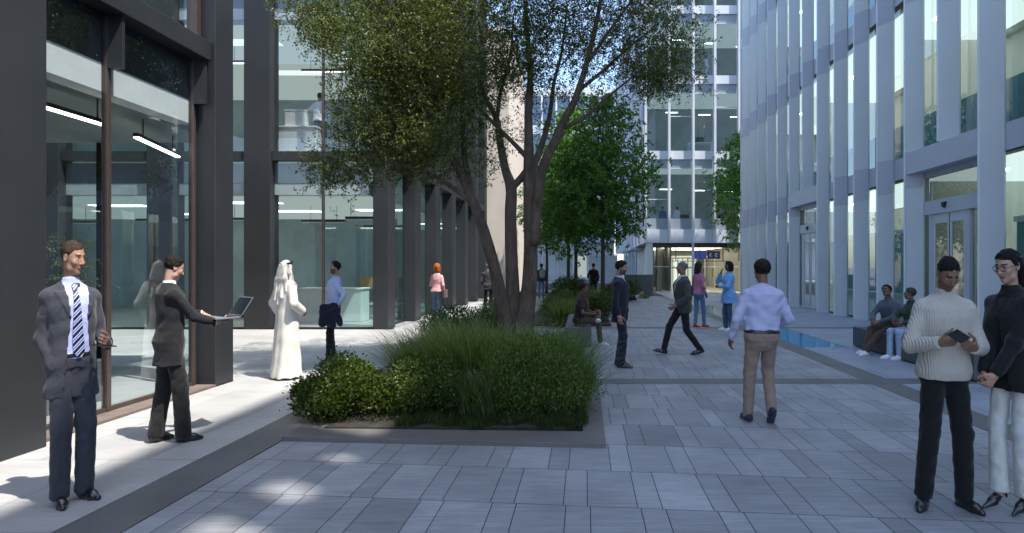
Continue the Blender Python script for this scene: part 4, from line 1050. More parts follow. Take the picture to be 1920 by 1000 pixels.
def hand_mesh(W, u, n, side, s, curl, res, spread=.10, skin=None, thumb=.55):
    """side +1 right, -1 left; palm starts at wrist W; u finger direction, n palm facing"""
    u = nrm(u); n = nrm(np.array(n) - (np.array(n) @ u) * u); t = np.cross(u, n) * side
    W = np.array(W); P = lambda a, b, c: W + (u * a + t * b + n * c) * s
    g = SDF(W - .24, W + .24, res)
    g.cone(P(-.05, 0, 0), P(.012, 0, 0), .026 * s, .025 * s, .02)
    for b in (-.026, -.009, .009, .026): g.cone(P(.015, b * .75, 0), P(.088, b, .003), .015 * s, .0125 * s, .012)
    g.ell(P(.035, .024, .010), (.022 * s,) * 3, .012)
    for i, (b, L) in enumerate(((.030, .073), (.010, .081), (-.010, .076), (-.029, .060))):
        a = 0.0; p = P(.09, b, .003); ph = .12 if i == 0 else (.0 if i == 1 else -.06 * i)
        for j, fr in enumerate((.44, .31, .25)):
            a += curl[j] * (1 + .12 * i); d = u * math.cos(a) + n * math.sin(a) + t * (spread * (1.2 - i) * .5) * max(0, math.cos(a))
            q = p + nrm(d) * L * fr * s; r = (.0092, .0085, .0078)[j] * s * (.9 if i == 3 else 1); g.cone(p, q, r, r * .92, .004); p = q
    a = thumb; p = P(.028, .030, .010); d1 = nrm(u * .62 + t * .66 + n * .42); d2 = nrm(u * (.95 - .2 * a) + t * (.25 - .35 * a) + n * (.3 + .55 * a))
    q = p + d1 * .040 * s; g.cone(p, q, .0135 * s, .0105 * s, .008); q2 = q + d2 * .033 * s; g.cone(q, q2, .0102 * s, .0092 * s, .004); g.cone(q2, q2 + nrm(d2 + n * .2) * .024 * s, .0092 * s, .008 * s, .004)
    return g.mesh()

BODY = [(-.13, .10, .08, 0), (-.09, .152, .092, -.008), (0, .168, .118, -.010), (.10, .152, .108, 0), (.20, .150, .110, .004), (.30, .163, .118, .006), (.38, .172, .120, .004), (.44, .172, .108, -.004), (.49, .140, .080, -.014), (.525, .075, .062, -.018), (.57, .056, .058, -.012)]
BODYF = [(-.13, .10, .09, 0), (-.08, .162, .118, -.010), (0, .165, .118, -.012), (.10, .138, .100, 0), (.19, .122, .094, .004), (.29, .142, .112, .012), (.35, .150, .120, .014), (.42, .152, .096, .0), (.475, .118, .072, -.014), (.515, .062, .055, -.018), (.57, .047, .05, -.012)]
def grown(tab, d, z0=None, z1=None, hem=0., dz=()):
    T = np.array(tab, float); zs = [z for z in T[:, 0] if (z0 is None or z > z0) and (z1 is None or z < z1)]
    if z0 is not None: zs = [z0] + zs
    if z1 is not None: zs = zs + [z1]
    out = []
    for z in zs:
        rx, ry, yo = (np.interp(z, T[:, 0], T[:, i]) for i in (1, 2, 3))
        if z < -.09: rx, ry, yo = (np.interp(-.09, T[:, 0], T[:, i]) for i in (1, 2, 3))
        h = hem * max(0, (.10 - z) / .30)
        out.append((z, rx + d + h, ry + d + h, yo))
    return out

def person(label, X, Y, face, H=1.78, z0=0., res=.014, fem=0, skin=(.42, .25, .17), hair=('short', (.015, .012, .01)), beard=None, lips=None,
           hz=None, hxy=(0, 0), lean=(0, 0), twist=0, hyaw=0, pelyaw=0, ankR=None, ankL=None, footR=0.06, footL=-.06, pitchR=0, pitchL=0, kneeR=(.08, 1, 0), kneeL=(-.08, 1, 0),
           wrR=None, wrL=None, elR=(.5, -1, -.25), elL=(-.5, -1, -.25), handR=None, handL=None, curlR=(.35, .4, .3), curlL=(.35, .4, .3), head=(0, 0, 0),
           top=None, bottom=None, shoe='black', under=None, tie=None, extras=(), bulk=1.0, sleeveR=0, cat='person', group=None, seat=False, slim=1.0):
    """built in a local frame: +y is where the person faces, +x the person's right hand"""
    s = H / 1.78
    fx, fy = nrm(face); rz = math.atan2(-fx, fy)
    root = thing('person', label, cat, (X, Y, z0), rz, group)
    root.scale = (slim, slim, 1)
    sd = (int(abs(X * 977) + abs(Y * 331)) * 7 + 3) % 9999
    v3 = lambda a: np.array(a, float) * s
    ankR = v3(ankR if ankR is not None else (.115, 0, .085)); ankL = v3(ankL if ankL is not None else (-.115, 0, .085))
    hz = (hz if hz is not None else .944) * s
    O = np.array([hxy[0] * s, hxy[1] * s, hz])
    ca, sa = math.cos(pelyaw), math.sin(pelyaw); pr = np.array([ca, sa, 0])
    hipR = O + pr * .086 * s; hipL = O - pr * .086 * s
    kR, ankR = ik(hipR, ankR, .435 * s, .43 * s, kneeR); kL, ankL = ik(hipL, ankL, .435 * s, .43 * s, kneeL)
    up = nrm((lean[0], lean[1], 1)); cr, sr = math.cos(twist), math.sin(twist); rt = np.array([cr, sr, 0]); rt = nrm(rt - (rt @ up) * up); fw = np.cross(up, rt)
    AX = (rt, fw, up)
    T = lambda x, y, z: O + (rt * x + fw * y + up * z) * s
    sw = (.166 if not fem else .144) * (1 + .4 * (bulk - 1))
    shR, shL = T(sw, -.012, .438), T(-sw, -.012, .438)
    wR = v3(wrR) if wrR is not None else shR + np.array([.055, .05, -.50]) * s
    wL = v3(wrL) if wrL is not None else shL + np.array([-.055, .05, -.50]) * s
    eR, wR = ik(shR, wR, .285 * s, .255 * s, elR); eL, wL = ik(shL, wL, .285 * s, .255 * s, elL)
    SCT = lambda tab: [(a * s, b * s * bulk, c * s * bulk, d * s) for a, b, c, d in tab]
    base = BODYF if fem else BODY
    # ---- head frame
    yw, pt, rl = head; neck = T(0, -.022, .525)
    Rz = Matrix.Rotation(hyaw + yw + twist, 3, 'Z'); Rm = Rz @ Matrix.Rotation(pt, 3, 'X') @ Matrix.Rotation(rl, 3, 'Y'); Hm = np.array(Rm)
    sh = s * .925
    hc = neck + nrm(up * 1.0 + fw * .18) * .094 * s + Hm @ np.array([0, .012, .082]) * s
    toH = lambda p: Hm.T @ (np.array(p) - hc) / sh
    near = res < .016
    g = head_sdf(.0042 if near else (.0065 if res < .022 else .009), fem, 0, toH(neck - up * .03 * s))
    V, F = g.mesh(); C = head_color(V, skin, hair[1] if hair[0] != 'bald' else (.05, .04, .03), beard, lips); V = hc + (V @ Hm.T) * sh
    # ---- body under the clothes, hands
    B = SDF(np.minimum.reduce([O, shR, shL, eR, eL, wR, wL, ankR, ankL, kR, kL, neck]) - .16, np.maximum.reduce([O, shR, shL, eR, eL, wR, wL, ankR, ankL, kR, kL, neck]) + .16, .018 if near else .024)
    B.loft(O, AX, SCT(grown(base, -.022, -.06, .545)), .03)
    ar = (.036, .030, .024) if fem else (.043, .036, .027)
    if not (top and top.get('short')): ar = tuple(q * .72 for q in ar)
    for a, e, w_ in ((shR, eR, wR), (shL, eL, wL)): B.cone(a, e, ar[0] * s, ar[1] * s, .03); B.cone(e, w_, ar[1] * s, ar[2] * s, .02)
    for h, k, a in ((hipR, kR, ankR), (hipL, kL, ankL)): B.cone(h, k, .068 * s, .046 * s, .03); B.cone(k, a, .045 * s, .034 * s, .02); B.cone(a, a + np.array([0, 0, -.03]), .034 * s, .036 * s, .02)
    V2, F2 = B.mesh()
    parts = [(V, F, C), (V2, F2, np.tile(np.array(skin), (len(V2), 1)))]
    hr = .0046 if near else .007
    for w_, e, side, hd, cu in ((wR, eR, 1, handR, curlR), (wL, eL, -1, handL, curlL)):
        if hd == 'hide': continue
        u, n = hd if hd is not None else (nrm(w_ - e), (-side, .15, 0))
        hv, hf = hand_mesh(w_, u, n, side, s * (.92 if fem else 1), cu, hr); parts.append((hv, hf, np.tile(np.array(skin) * np.array([1.02, .96, .94]), (len(hv), 1))))
    VV = []; FF = []; CC = []; n = 0
    for v, f, c in parts: VV.append(v); FF.append(f + n); CC.append(c); n += len(v)
    np_mesh('body', np.vstack(VV), np.vstack(FF), SKIN, root, True, np.vstack(CC))
    # ---- hair
    def headmesh(name, g, mat):
        v, f = g.mesh()
        if len(v): return np_mesh(name, hc + (v @ Hm.T) * sh, f, mat, root, True)
    style = hair[0]
    if style != 'none':
        g = SDF((-.16, -.26, -.50), (.16, .15, .19), .006 if near else .009)
        th = {'buzz': .006, 'short': .011, 'full': .018, 'long': .018, 'bob': .024, 'pony': .010, 'cap': .016}.get(style, .012)
        g.ell((0, -.014, .032), (.077 + th, .099 + th, .086 + th), .02); g.ell((0, .026, -.034), (.061 + th, .066 + th, .080 + th), .035)
        hl = {'long': -.07, 'bob': -.13, 'pony': -.055}.get(style, -.062)
        fl = .068 if style != 'full' else .075
        def cut(X_, Y_, Z_): 
            line = np.interp(Y_, [-.12, -.045, -.02, .012, .035, .055, .075, .2], [hl, hl, -.035 if style not in ('bob', 'long') else hl, -.005 if style not in ('bob', 'long') else hl + .02, .035, fl - .008, fl, fl + .01])
            line = line + .10 * np.maximum(np.abs(X_) - .055, 0) * -2.0 * (Y_ > .02)
            return Z_ - line
        X_, Y_, Z_ = g.g((slice(None),) * 3); cc_ = cut(X_, Y_, Z_); g.F = np.maximum(g.F + (th + .001) * np.clip(1 - cc_ / .03, 0, 1) * (style not in ('bob', 'long')), -cc_)
        if style == 'long':
            for q in (-.05, -.02, .02, .05): g.cone((q, -.075, .03), (q * 1.3, -.095, -.20), .040, .032, .03)
            for sgn in (-1, 1): g.cone((sgn * .07, -.02, .05), (sgn * .082, -.03, -.19), .026, .02, .02)
        if style == 'bob':
            for sgn in (-1, 1): g.cone((sgn * .07, -.02, .05), (sgn * .085, -.01, -.115), .03, .034, .03)
            g.cone((-.05, -.085, 0), (-.05, -.08, -.11), .05, .045, .03); g.cone((.05, -.085, 0), (.05, -.08, -.11), .05, .045, .03)
        if style == 'pony':
            g.cone((0, -.105, .045), (0, -.135, .03), .03, .028, .012); g.cone((0, -.135, .03), (.01, -.165, -.09), .03, .036, .02); g.cone((.01, -.165, -.09), (.02, -.15, -.27), .036, .018, .02)
        g.warp(.004, 70, sd)
        headmesh('hair', g, hairmat(hair[1]))
        if style == 'pony':
            gg = SDF((-.06, -.19, -.03), (.06, -.08, .1), .006); gg.cone((0, -.128, .036), (0, -.138, .030), .034, .034, .004); headmesh('hair_band', gg, cloth('tan_band', (.45, .25, .12)))
    # ---- trousers / skirt
    Lo = np.minimum.reduce([O, kR, kL, ankR, ankL]) - .24; Hi = np.maximum.reduce([O, kR, kL, ankR, ankL]) + .24
    if bottom:
        bc, bm_, (r1, r2, r3), ext = bottom['name'], bottom['mat'], bottom.get('r', (.090, .072, .064)), bottom.get('ext', .035)
        r1, r2, r3 = r1 * .94, r2 * .92, r3 * .93
        g = SDF(Lo, Hi, res)
        g.loft(O, AX if not seat else ((pr), np.array([-pr[1], pr[0], 0]), np.array([0, 0, 1.])), SCT(grown(base, .004, -.035, bottom.get('waist', .10))), .03)
        g.ell(O + np.array([0, -.050, -.05]) * s, np.array([.130, .070, .105]) * s * bulk, .06)
        for h, k, a in ((hipR, kR, ankR), (hipL, kL, ankL)):
            d = nrm(a - k); g.cone(h - (h - O) * .06, k, r1 * .90 * s * bulk, r2 * s, .05); g.cone(k, a + d * ext * s, r2 * s, r3 * s, .02, cap=0)
        g.warp(bottom.get('fold', .006) * .55, 30, sd + 1)
        # cuff wrinkles
        v, f = g.mesh(); np_mesh(bottom.get('part', 'trousers'), v, f, bm_, root, True)
    # ---- shoes
    sm = {'black': LEATHER, 'white': cloth('white_trainer', (.72, .73, .76), .05), 'brown': cloth('brown_shoe', (.10, .05, .03), .2, rough=.5), 'navy': cloth('navy_shoe', (.02, .025, .06), .2, rough=.5), 'red': cloth('red_shoe', (.5, .02, .02), .2, rough=.5)}
    for a, k, fyaw, pitch, side in ((ankR, kR, footR, pitchR, 1), (ankL, kL, footL, pitchL, -1)):
        Rf = np.array(Matrix.Rotation(-fyaw, 3, 'Z') @ Matrix.Rotation(pitch, 3, 'X'))
        g = SDF((-.08, -.12, -.12), (.08, .25, .12), .007 if near else .012)
        heel = shoe == 'heels'
        if heel:
            g.cone((0, -.035, -.015), (0, .08, -.055), .028, .034, .02); g.cone((0, .08, -.058), (0, .175, -.068), .033, .012, .02); g.cone((0, -.045, -.02), (0, -.05, -.085), .018, .007, .01)
            X_, Y_, Z_ = g.g((slice(None),) * 3); g.F = np.maximum(g.F, -(Z_ + .084)); g.ell((0, .02, .03), (.026, .06, .05), .005, 's')
        else:
            w_ = 1.0 if shoe != 'white' else 1.08
            g.cone((0, -.045, -.045), (0, .02, -.04), .037 * w_, .040 * w_, .02); g.cone((0, .02, -.045), (0, .11, -.058), .041 * w_, .042 * w_, .03); g.cone((0, .11, -.062), (0, .175, -.070), .038 * w_, .024 * w_, .02)
            g.cone((0, -.02, -.03), (0, -.01, .02 if shoe != 'boot' else .07), .042, .040 if shoe != 'boot' else .048, .02)
            X_, Y_, Z_ = g.g((slice(None),) * 3); g.F = np.maximum(g.F, -(Z_ + .085))
        v, f = g.mesh(); v = a + (v @ Rf.T) * s
        o = np_mesh('shoe', v, f, sm.get(shoe, LEATHER), root, True)
        if shoe in ('white', 'red', 'brown', 'boot') :
            g = SDF((-.08, -.12, -.10), (.08, .25, -.05), .006 if near else .01)
            g.cone((0, -.045, -.06), (0, .11, -.06), .042, .047, .01); g.cone((0, .11, -.06), (0, .175, -.064), .045, .028, .01); X_, Y_, Z_ = g.g((slice(None),) * 3); g.F = np.maximum(g.F, np.maximum(-(Z_ + .087), Z_ + .070))
            v, f = g.mesh(); np_mesh('sole', a + (v @ Rf.T) * s, f, cloth('pale_sole', (.75, .75, .76)) if shoe != 'boot' else cloth('dark_sole', (.02, .015, .012)), o, True)
    # ---- upper garments
    LoT = np.minimum.reduce([O - .3, shR, shL, eR, eL, wR, wL]) - .13; HiT = np.maximum.reduce([O, shR, shL, eR, eL, wR, wL, neck + .1]) + .13
    def garment(name, mat, d, z_hem, sl_r, hem=0., z_top=.535, mod=None, amp=.006, freq=24, sleeves=True, short=None, sl_ext=0., shoulder=.0, collar=None, parent=None):
        lo = LoT.copy(); lo[2] = min(lo[2], O[2] + z_hem * s - .05)
        g = SDF(lo, HiT, res)
        g.loft(O, AX, SCT(grown(base, d, z_hem, z_top, hem)), .02, mod)
        if mod is None or True:
            for a, e, w_, sgn in ((shR, eR, wR, 1), (shL, eL, wL, -1)):
                if not sleeves: break
                a2 = a - up * .012 * s
                if shoulder: g.ell(a2 + up * .004, np.array([.062, .070, .052]) * s, .03)
                if short: g.cone(a2, a2 + (e - a2) * short, sl_r[0] * s, sl_r[1] * s * 1.12, .03, cap=0)
                else:
                    g.cone(a2, e, sl_r[0] * s, sl_r[1] * s, .03); dd = nrm(w_ - e); g.cone(e, w_ + dd * sl_ext * s, sl_r[1] * s, sl_r[2] * s, .02, cap=0)
        if collar: g.loft(O, AX, SCT(collar), .012)
        g.warp(amp * .62, freq, sd + 5 + int(d * 1000)); 
        v, f = g.mesh(); return np_mesh(name, v, f, mat, parent or root, True)
    if top:
        kind = top['kind']; m = top['mat']
        slr = top.get('sl', (.056, .049, .041) if not fem else (.048, .041, .033))
        if kind in ('jacket',):
            um = top.get('shirt')
            if um is not None:
                garment('shirt', um, .008, .02, slr, z_top=.53, sleeves=False, amp=.003, collar=[(.50, .082, .070, -.014), (.53, .066, .066, -.012), (.565, .060, .062, -.008)])
                # cuffs
                for w_, e in ((wR, eR), (wL, eL)):
                    g = SDF(w_ - .08, w_ + .08, .007); dd = nrm(w_ - e); g.cone(w_ - dd * .03, w_ + dd * .008, .034 * s, .033 * s, .003, cap=0); v, f = g.mesh(); np_mesh('cuff', v, f, um, root, True)
            zb = top.get('button', .12) * s; zt = .52 * s; wt = top.get('vw', .055) * s; op = top.get('open', 0) * s; hem_z = top.get('hem', -.20); yb = top.get('shift', 0) * s
            def mod(x, y, z):
                f_ = np.where(y > 0, 1., 0.)
                wv = np.where(z > zb, op + (wt - .0) * np.clip((z - zb) / (zt - zb), 0, 1), op + top.get('flare', .35) * np.maximum(zb - z, 0))
                xx = np.abs(x - yb); inside = (xx < wv)
                lw = np.where(z > zb, (.018 + .062 * np.clip((z - zb) / (zt - zb - .06 * s), 0, 1)) * s, 0) * (z < zt - .045 * s)
                lap = (xx >= wv) & (xx < wv + lw)
                return f_ * np.where(inside, -.040 * s, np.where(lap, .011, 0.))
            garment('jacket', m, .021, hem_z, slr, hem=top.get('hemflare', .03), z_top=.535, mod=mod, amp=top.get('fold', .007), freq=22, shoulder=1, collar=[(.49, .095, .088, -.020), (.52, .076, .080, -.020), (.545, .066, .070, -.030)] if um is not None else None)
        elif kind == 'shirt':
            garment(top.get('part', 'shirt'), m, top.get('d', .020), top.get('hem', .04), slr, hem=top.get('hemflare', .018), z_top=.53, amp=top.get('fold', .008), freq=26, short=top.get('short'), collar=[(.50, .080, .074, -.016), (.53, .068, .070, -.014), (.56, .063, .066, -.010)])
        elif kind == 'sweater':
            garment(top.get('part', 'sweater'), m, top.get('d', .020), top.get('hem', -.10), slr, hem=top.get('hemflare', .022), z_top=.53, amp=top.get('fold', .005), freq=22, shoulder=top.get('sh', 0), collar=[(.49, .085, .078, -.016), (.525, .066, .068, -.014), (.575, .062, .064, -.008)] if top.get('neck', 1) else None)
        elif kind == 'thobe':
            lo = np.minimum(LoT, ankR - .3); g = SDF(np.array([min(lo[0], -.42), min(lo[1], -.4), .0]), HiT, res)
            zb = -(O[2] / s) + .03
            g.loft(O, AX, SCT([(zb, .265, .235, -.01), (zb + .35, .235, .205, 0), (-.1, .205, .165, 0), (.1, .188, .150, 0), (.3, .195, .150, 0), (.44, .195, .125, 0), (.49, .15, .095, -.01), (.53, .08, .07, -.015)]), .02)
            for a, e, w_ in ((shR, eR, wR), (shL, eL, wL)): g.cone(a, e, .075 * s, .072 * s, .05); g.cone(e, w_, .072 * s, .070 * s, .02, cap=0)
            X_, Y_, Z_ = g.g((slice(None),) * 3); an = np.arctan2(X_, Y_); g.F += .007 * np.sin(an * 9 + 2 * np.sin(Z_ * 2.2)) * np.clip((1.1 - Z_) / 1.0, 0, 1)
            g.warp(.004, 14, sd); v, f = g.mesh(); np_mesh('thobe', v, f, m, root, True)
            g = SDF((-.24, -.30, -.62), (.24, .13, .17), .010)
            g.ell((0, -.016, .036), (.092, .114, .098), .01)
            for q, zz, yy in ((-.13, -.42, -.12), (-.07, -.50, -.16), (0, -.56, -.17), (.06, -.46, -.16), (.12, -.36, -.11)): g.cone((q * .5, -.085, .03), (q * .9, -.12, -.18), .045, .040, .04); g.cone((q * .9, -.12, -.18), (q * 1.25, yy - .02, zz), .040, .034, .03)
            for sgn in (-1, 1): g.cone((sgn * .078, -.01, .06), (sgn * .115, -.0, -.20), .026, .05, .03)
            X_, Y_, Z_ = g.g((slice(None),) * 3); g.F = np.maximum(g.F, np.where(Z_ > -.12, (Y_ - np.interp(Z_, [-.1, -.02, .05, .08, .15], [.045, .045, .06, .14, .2])), -.1)); g.warp(.006, 15, 4); headmesh('headscarf', g, m)
            g = SDF((-.14, -.17, .03), (.14, .14, .13), .005)
            tt = np.linspace(0, 2 * PI, 25)
            for i in range(24):
                p = lambda a, z: (.093 * math.cos(a), -.014 + .115 * math.sin(a), z + .018 * math.sin(a))
                g.cone(p(tt[i], .070), p(tt[i + 1], .070), .0085, .0085, .004); g.cone(p(tt[i], .086), p(tt[i + 1], .086), .0085, .0085, .004)
            headmesh('head_cord', g, cloth('black_cord', (.01, .01, .01)))
    if tie is not None:
        tab = np.array(SCT(grown(base, .014, 0, .53))); V = []; F = []
        zz = np.linspace(.515, tie.get('len', .02), 14)
        for i, z in enumerate(zz):
            wd = (.020 if i == 0 else .016 if i == 1 else .018 + .024 * min(1, (i - 1) / 9)) * (0.35 if i == 13 else 1) * s
            y = np.interp(z * s, tab[:, 0], tab[:, 2]) + np.interp(z * s, tab[:, 0], tab[:, 3]) + (.016 if i < 2 else .008) * s
            xo = tie.get('sway', 0) * (i / 13) ** 2 * s
            for th in (0, .010):
                V += [O + rt * (xo - wd) + fw * (y - th) + up * z * s, O + rt * (xo + wd) + fw * (y - th) + up * z * s]
        for i in range(13):
            a = i * 4; F += [(a, a + 1, a + 5, a + 4), (a + 2, a + 6, a + 7, a + 3), (a, a + 4, a + 6, a + 2), (a + 1, a + 3, a + 7, a + 5)]
        np_mesh('tie', np.array(V), F, tie['mat'], root)
    if 'belt' in extras:
        g = SDF(O + np.array([-.3, -.3, -.1]), O + np.array([.3, .3, .25]), res * .8); g.loft(O, AX, SCT(grown(base, .012 if tie is not None else .018, .028, .060)), .005); v, f = g.mesh(); np_mesh('belt', v, f, LEATHER, root, True)
    if 'glasses' in extras:
        mb = MB()
        for sgn in (-1, 1):
            P_ = [tuple(hc + Hm @ (np.array([sgn * .031 + .024 * math.cos(a), .102, .006 + .019 * math.sin(a)])) * sh) for a in np.linspace(0, 2 * PI, 17)]
            mb.tube(P_, .0022, 5); mb.tube([tuple(hc + Hm @ np.array(q) * sh) for q in ((sgn * .055, .102, .012), (sgn * .078, .06, .012), (sgn * .082, -.005, .008))], .002, 5)
        mb.tube([tuple(hc + Hm @ np.array(q) * sh) for q in ((-.008, .103, .01), (.008, .103, .01))], .002, 5); mb.build('glasses', EYEW, root)
    Rw = Matrix.Rotation(rz, 3, 'Z')
    def world(p): return Vector((X, Y, z0)) + Rw @ Vector((p[0] * slim, p[1] * slim, p[2]))
    info = dict(root=root, wR=wR, wL=wL, eR=eR, eL=eL, world=world, rz=rz, T=T, hc=hc, s=s, O=O, AX=AX, Hm=Hm, shR=shR, shL=shL, kR=kR, kL=kL)
    return info

def frame(origin, xd, zd):
    x = nrm(xd); z = nrm(np.array(zd) - (np.array(zd) @ x) * x); y = np.cross(z, x)
    m_ = Matrix.Identity(4)
    for i in range(3): m_[i][0] = x[i]; m_[i][1] = y[i]; m_[i][2] = z[i]; m_[i][3] = origin[i]
    return m_
PHB = pbr('phone_body', (.012, .014, .02), .25, 0, .1, spec=.6)
PHS = pbr('phone_screen', (.02, .025, .035), .08, 0, .1, spec=.7)
def phone(info, c, longd, nrmd, label):
    """c, directions in the person's frame; rests in the hand"""
    w3 = Matrix.Rotation(info['rz'], 3, 'Z')
    t = thing('mobile_phone', label, 'phone'); t.matrix_world = frame(info['world'](c), w3 @ Vector(longd), w3 @ Vector(nrmd))
    MB().box(-.074, .074, -.036, .036, -.0045, .0040).build('phone_case', PHB, t, bevel=.003)
    MB().box(-.068, .068, -.032, .032, .0041, .0050).build('phone_face', PHS, t)
    MB().box(.046, .066, .008, .028, -.0065, -.0046).build('camera_bump', PHB, t)
    return t
# ------------------------------------------------------------------ the people of the plaza
def trousers(name, col, r=(.098, .076, .068), part='trousers', **k): return dict(name=name, mat=cloth(name, col, **{q: k.pop(q) for q in ('var', 'bump', 'bscale') if q in k}), r=r, part=part, **k)
stripe_m, nt_, out_ = newmat('striped_tie')
def stripes():
    nt = stripe_m.node_tree; L = nt.links; p = N(nt, 'ShaderNodeBsdfPrincipled', Roughness=.5); tc = N(nt, 'ShaderNodeTexCoord'); sp = N(nt, 'ShaderNodeSeparateXYZ'); L.new(tc.outputs['Object'], sp.inputs[0])
    a = N(nt, 'ShaderNodeMath', operation='MULTIPLY_ADD'); L.new(sp.outputs[0], a.inputs[0]); a.inputs[1].default_value = .9; L.new(sp.outputs[2], a.inputs[2])
    b = N(nt, 'ShaderNodeMath', operation='MULTIPLY'); b.inputs[1].default_value = 17; L.new(a.outputs[0], b.inputs[0]); c = N(nt, 'ShaderNodeMath', operation='FRACT'); L.new(b.outputs[0], c.inputs[0])
    r = N(nt, 'ShaderNodeValToRGB'); r.color_ramp.interpolation = 'CONSTANT'; e = r.color_ramp.elements; e[0].position = 0; e[0].color = (.006, .006, .012, 1); e[1].position = .5; e[1].color = (.75, .75, .8, 1)
    q = e.new(.58); q.color = (.10, .17, .55, 1); q = e.new(.9); q.color = (.75, .75, .8, 1)
    L.new(c.outputs[0], r.inputs[0]); L.new(r.outputs[0], p.inputs['Base Color']); L.new(p.outputs[0], out_.inputs[0])
stripes()
LSH = cloth('light_blue_shirt', (.42, .45, .72), .05, .1)
WSH = cloth('white_shirt', (.74, .75, .80), .05, .1)

# 1 man in the blue grey suit at the left front
P = person('man in blue grey suit and striped tie holding a phone beside the near dark pillar', -3.60, 4.30, (.84, -.54), 1.86, res=.0095, slim=.72, skin=(.36, .20, .125), hair=('buzz', (.045, .03, .02)), beard=(.25, (.12, .08, .06)),
    ankR=(.095, .02, .085), ankL=(-.10, -.01, .085), footR=.15, footL=-.30, lean=(0, -.02), head=(.42, -.2, 0), hyaw=.05,
    wrR=(.135, .06, .90), elR=(.5, -1, 0), handR='hide', wrL=(-.20, .235, 1.06), elL=(-.25, -1, -.3), handL=((.45, .85, .1), (.7, -.3, .35)), curlL=(.9, 1.0, .5),
    top=dict(kind='jacket', mat=cloth('blue_grey_suit', (.042, .044, .056), .14), shirt=LSH, button=.30, vw=.03, open=.062, flare=.10, shift=-.02, hem=-.235, hemflare=.028, fold=.010),
    bottom=trousers('blue_grey_suit_trousers', (.042, .044, .058), (.103, .086, .080), fold=.007), tie=dict(mat=stripe_m, len=.03, sway=-.02), extras=('belt',))
phone(P, (-.155, .325, 1.10), (.75, .6, .18), (-.2, -.1, 1), 'dark phone held by the man in the striped tie')

# 2 man in the black suit with a laptop
P = person('man in black suit looking down at a laptop by the lobby glass', -3.90, 5.76, (.64, .77), 1.79, res=.0095, slim=.82, skin=(.46, .27, .20), hair=('short', (.012, .009, .008)),
    ankR=(.11, .10, .085), ankL=(-.13, -.10, .085), footR=.15, footL=-.2, head=(.0, -.42, 0), lean=(0, .01),
    wrR=(.14, .42, 1.10), elR=(.6, -.7, -.7), handR=((-.2, 1, .02), (0, -.02, 1)), curlR=(.12, .1, .1), wrL=(-.10, .36, 1.18), elL=(-.8, -.5, -.5), handL=((.55, .75, -.25), (0, -.25, -1)), curlL=(.5, .4, .3),
    top=dict(kind='jacket', mat=cloth('black_suit', (.013, .013, .015), .18), shirt=WSH, button=.14, hem=-.22, hemflare=.03, fold=.008), bottom=trousers('black_suit_trousers', (.014, .014, .015), (.104, .088, .086), fold=.008))
w3 = Matrix.Rotation(P['rz'], 3, 'Z')
t = thing('laptop', 'open silver laptop with a dark screen held out by the man in black', 'laptop'); t.matrix_world = frame(P['world']((.07, .52, 1.15)), w3 @ Vector((1, .0, 0)), w3 @ Vector((0, .0, 1)))
silver = pbr('silver_laptop', (.45, .45, .46), .3, .6, .04)
MB().box(-.16, .16, -.115, .115, -.010, .008).build('keyboard_base', silver, t, bevel=.004); MB().box(-.13, .13, -.02, .085, .0085, .010).build('keyboard', PHB, t)
lid = MB(); c_, s_ = math.cos(math.radians(58)), math.sin(math.radians(58)); q = lambda x, a, th: (x, .117 + a * c_ - th * s_, .010 + a * s_ + th * c_)
def slab_lid(x0, x1, a0, a1, t0, t1): lid.add([q(x, a, th) for th in (t0, t1) for a in (a0, a1) for x in (x0, x1)], [(0, 2, 3, 1), (4, 5, 7, 6), (0, 1, 5, 4), (2, 6, 7, 3), (0, 4, 6, 2), (1, 3, 7, 5)])
slab_lid(-.16, .16, .004, .215, -.004, .003); lid.build('lid', silver, t, bevel=.002); lid = MB(); slab_lid(-.15, .15, .014, .205, .0032, .0045); lid.build('screen', PHS, t)

# 3 man in the white robe
person('man in long white robe and white headscarf seen from behind in the sun', -4.40, 9.05, (.55, .83), 1.76, res=.012, slim=.86, skin=(.30, .18, .12), hair=('none', (.02, .02, .02)), beard=(.9, (.02, .015, .012)),
    top=dict(kind='thobe', mat=cloth('white_robe', (.66, .62, .56), .04, .12, fold=.12)), wrR=(.20, .16, 1.00), elR=(.6, -.8, -.2), wrL=(-.25, .05, .92), shoe='black', head=(.12, 0, 0))

# 4 man with the jacket over his arm
P = person('bearded man in pale blue shirt with a navy jacket over one arm', -4.33, 10.55, (-.90, -.44), 1.77, res=.012, slim=.88, skin=(.42, .235, .17), hair=('short', (.012, .01, .01)), beard=(.8, (.03, .022, .02)),
    ankR=(.07, .0, .085), ankL=(-.06, .08, .085), footL=-.3, head=(.05, .05, 0), lean=(0, -.05), wrR=(.16, .15, .90), elR=(1, -.7, 0), handR='hide', wrL=(-.20, -.06, .98), elL=(-.9, -.9, 0), handL=((.8, .5, -.3), (0, 1, 0)),
    top=dict(kind='shirt', mat=cloth('pale_blue_shirt', (.50, .58, .82), .05, .1), hem=.03), bottom=trousers('navy_trousers', (.012, .012, .022), (.098, .075, .066)))
t = thing('folded_jacket', 'navy suit jacket draped over the forearm of the bearded man', 'jacket', P['world']((0, 0, 0)), P['rz'])
g = SDF((-.50, -.30, .42), (.05, .35, 1.18), .012)
for i in range(6):
    u = i / 5; g.cone((-.26 + .08 * u, -.02 + .20 * u, .98 - .02 * u), (-.38 + .16 * u, -.08 + .28 * u, .70 + .05 * math.sin(i * 2)), .050, .046, .05)
g.warp(.014, 26, 4); v, f = g.mesh(); np_mesh('jacket_cloth', v, f, cloth('navy_jacket', (.014, .014, .035), .2), t, True)

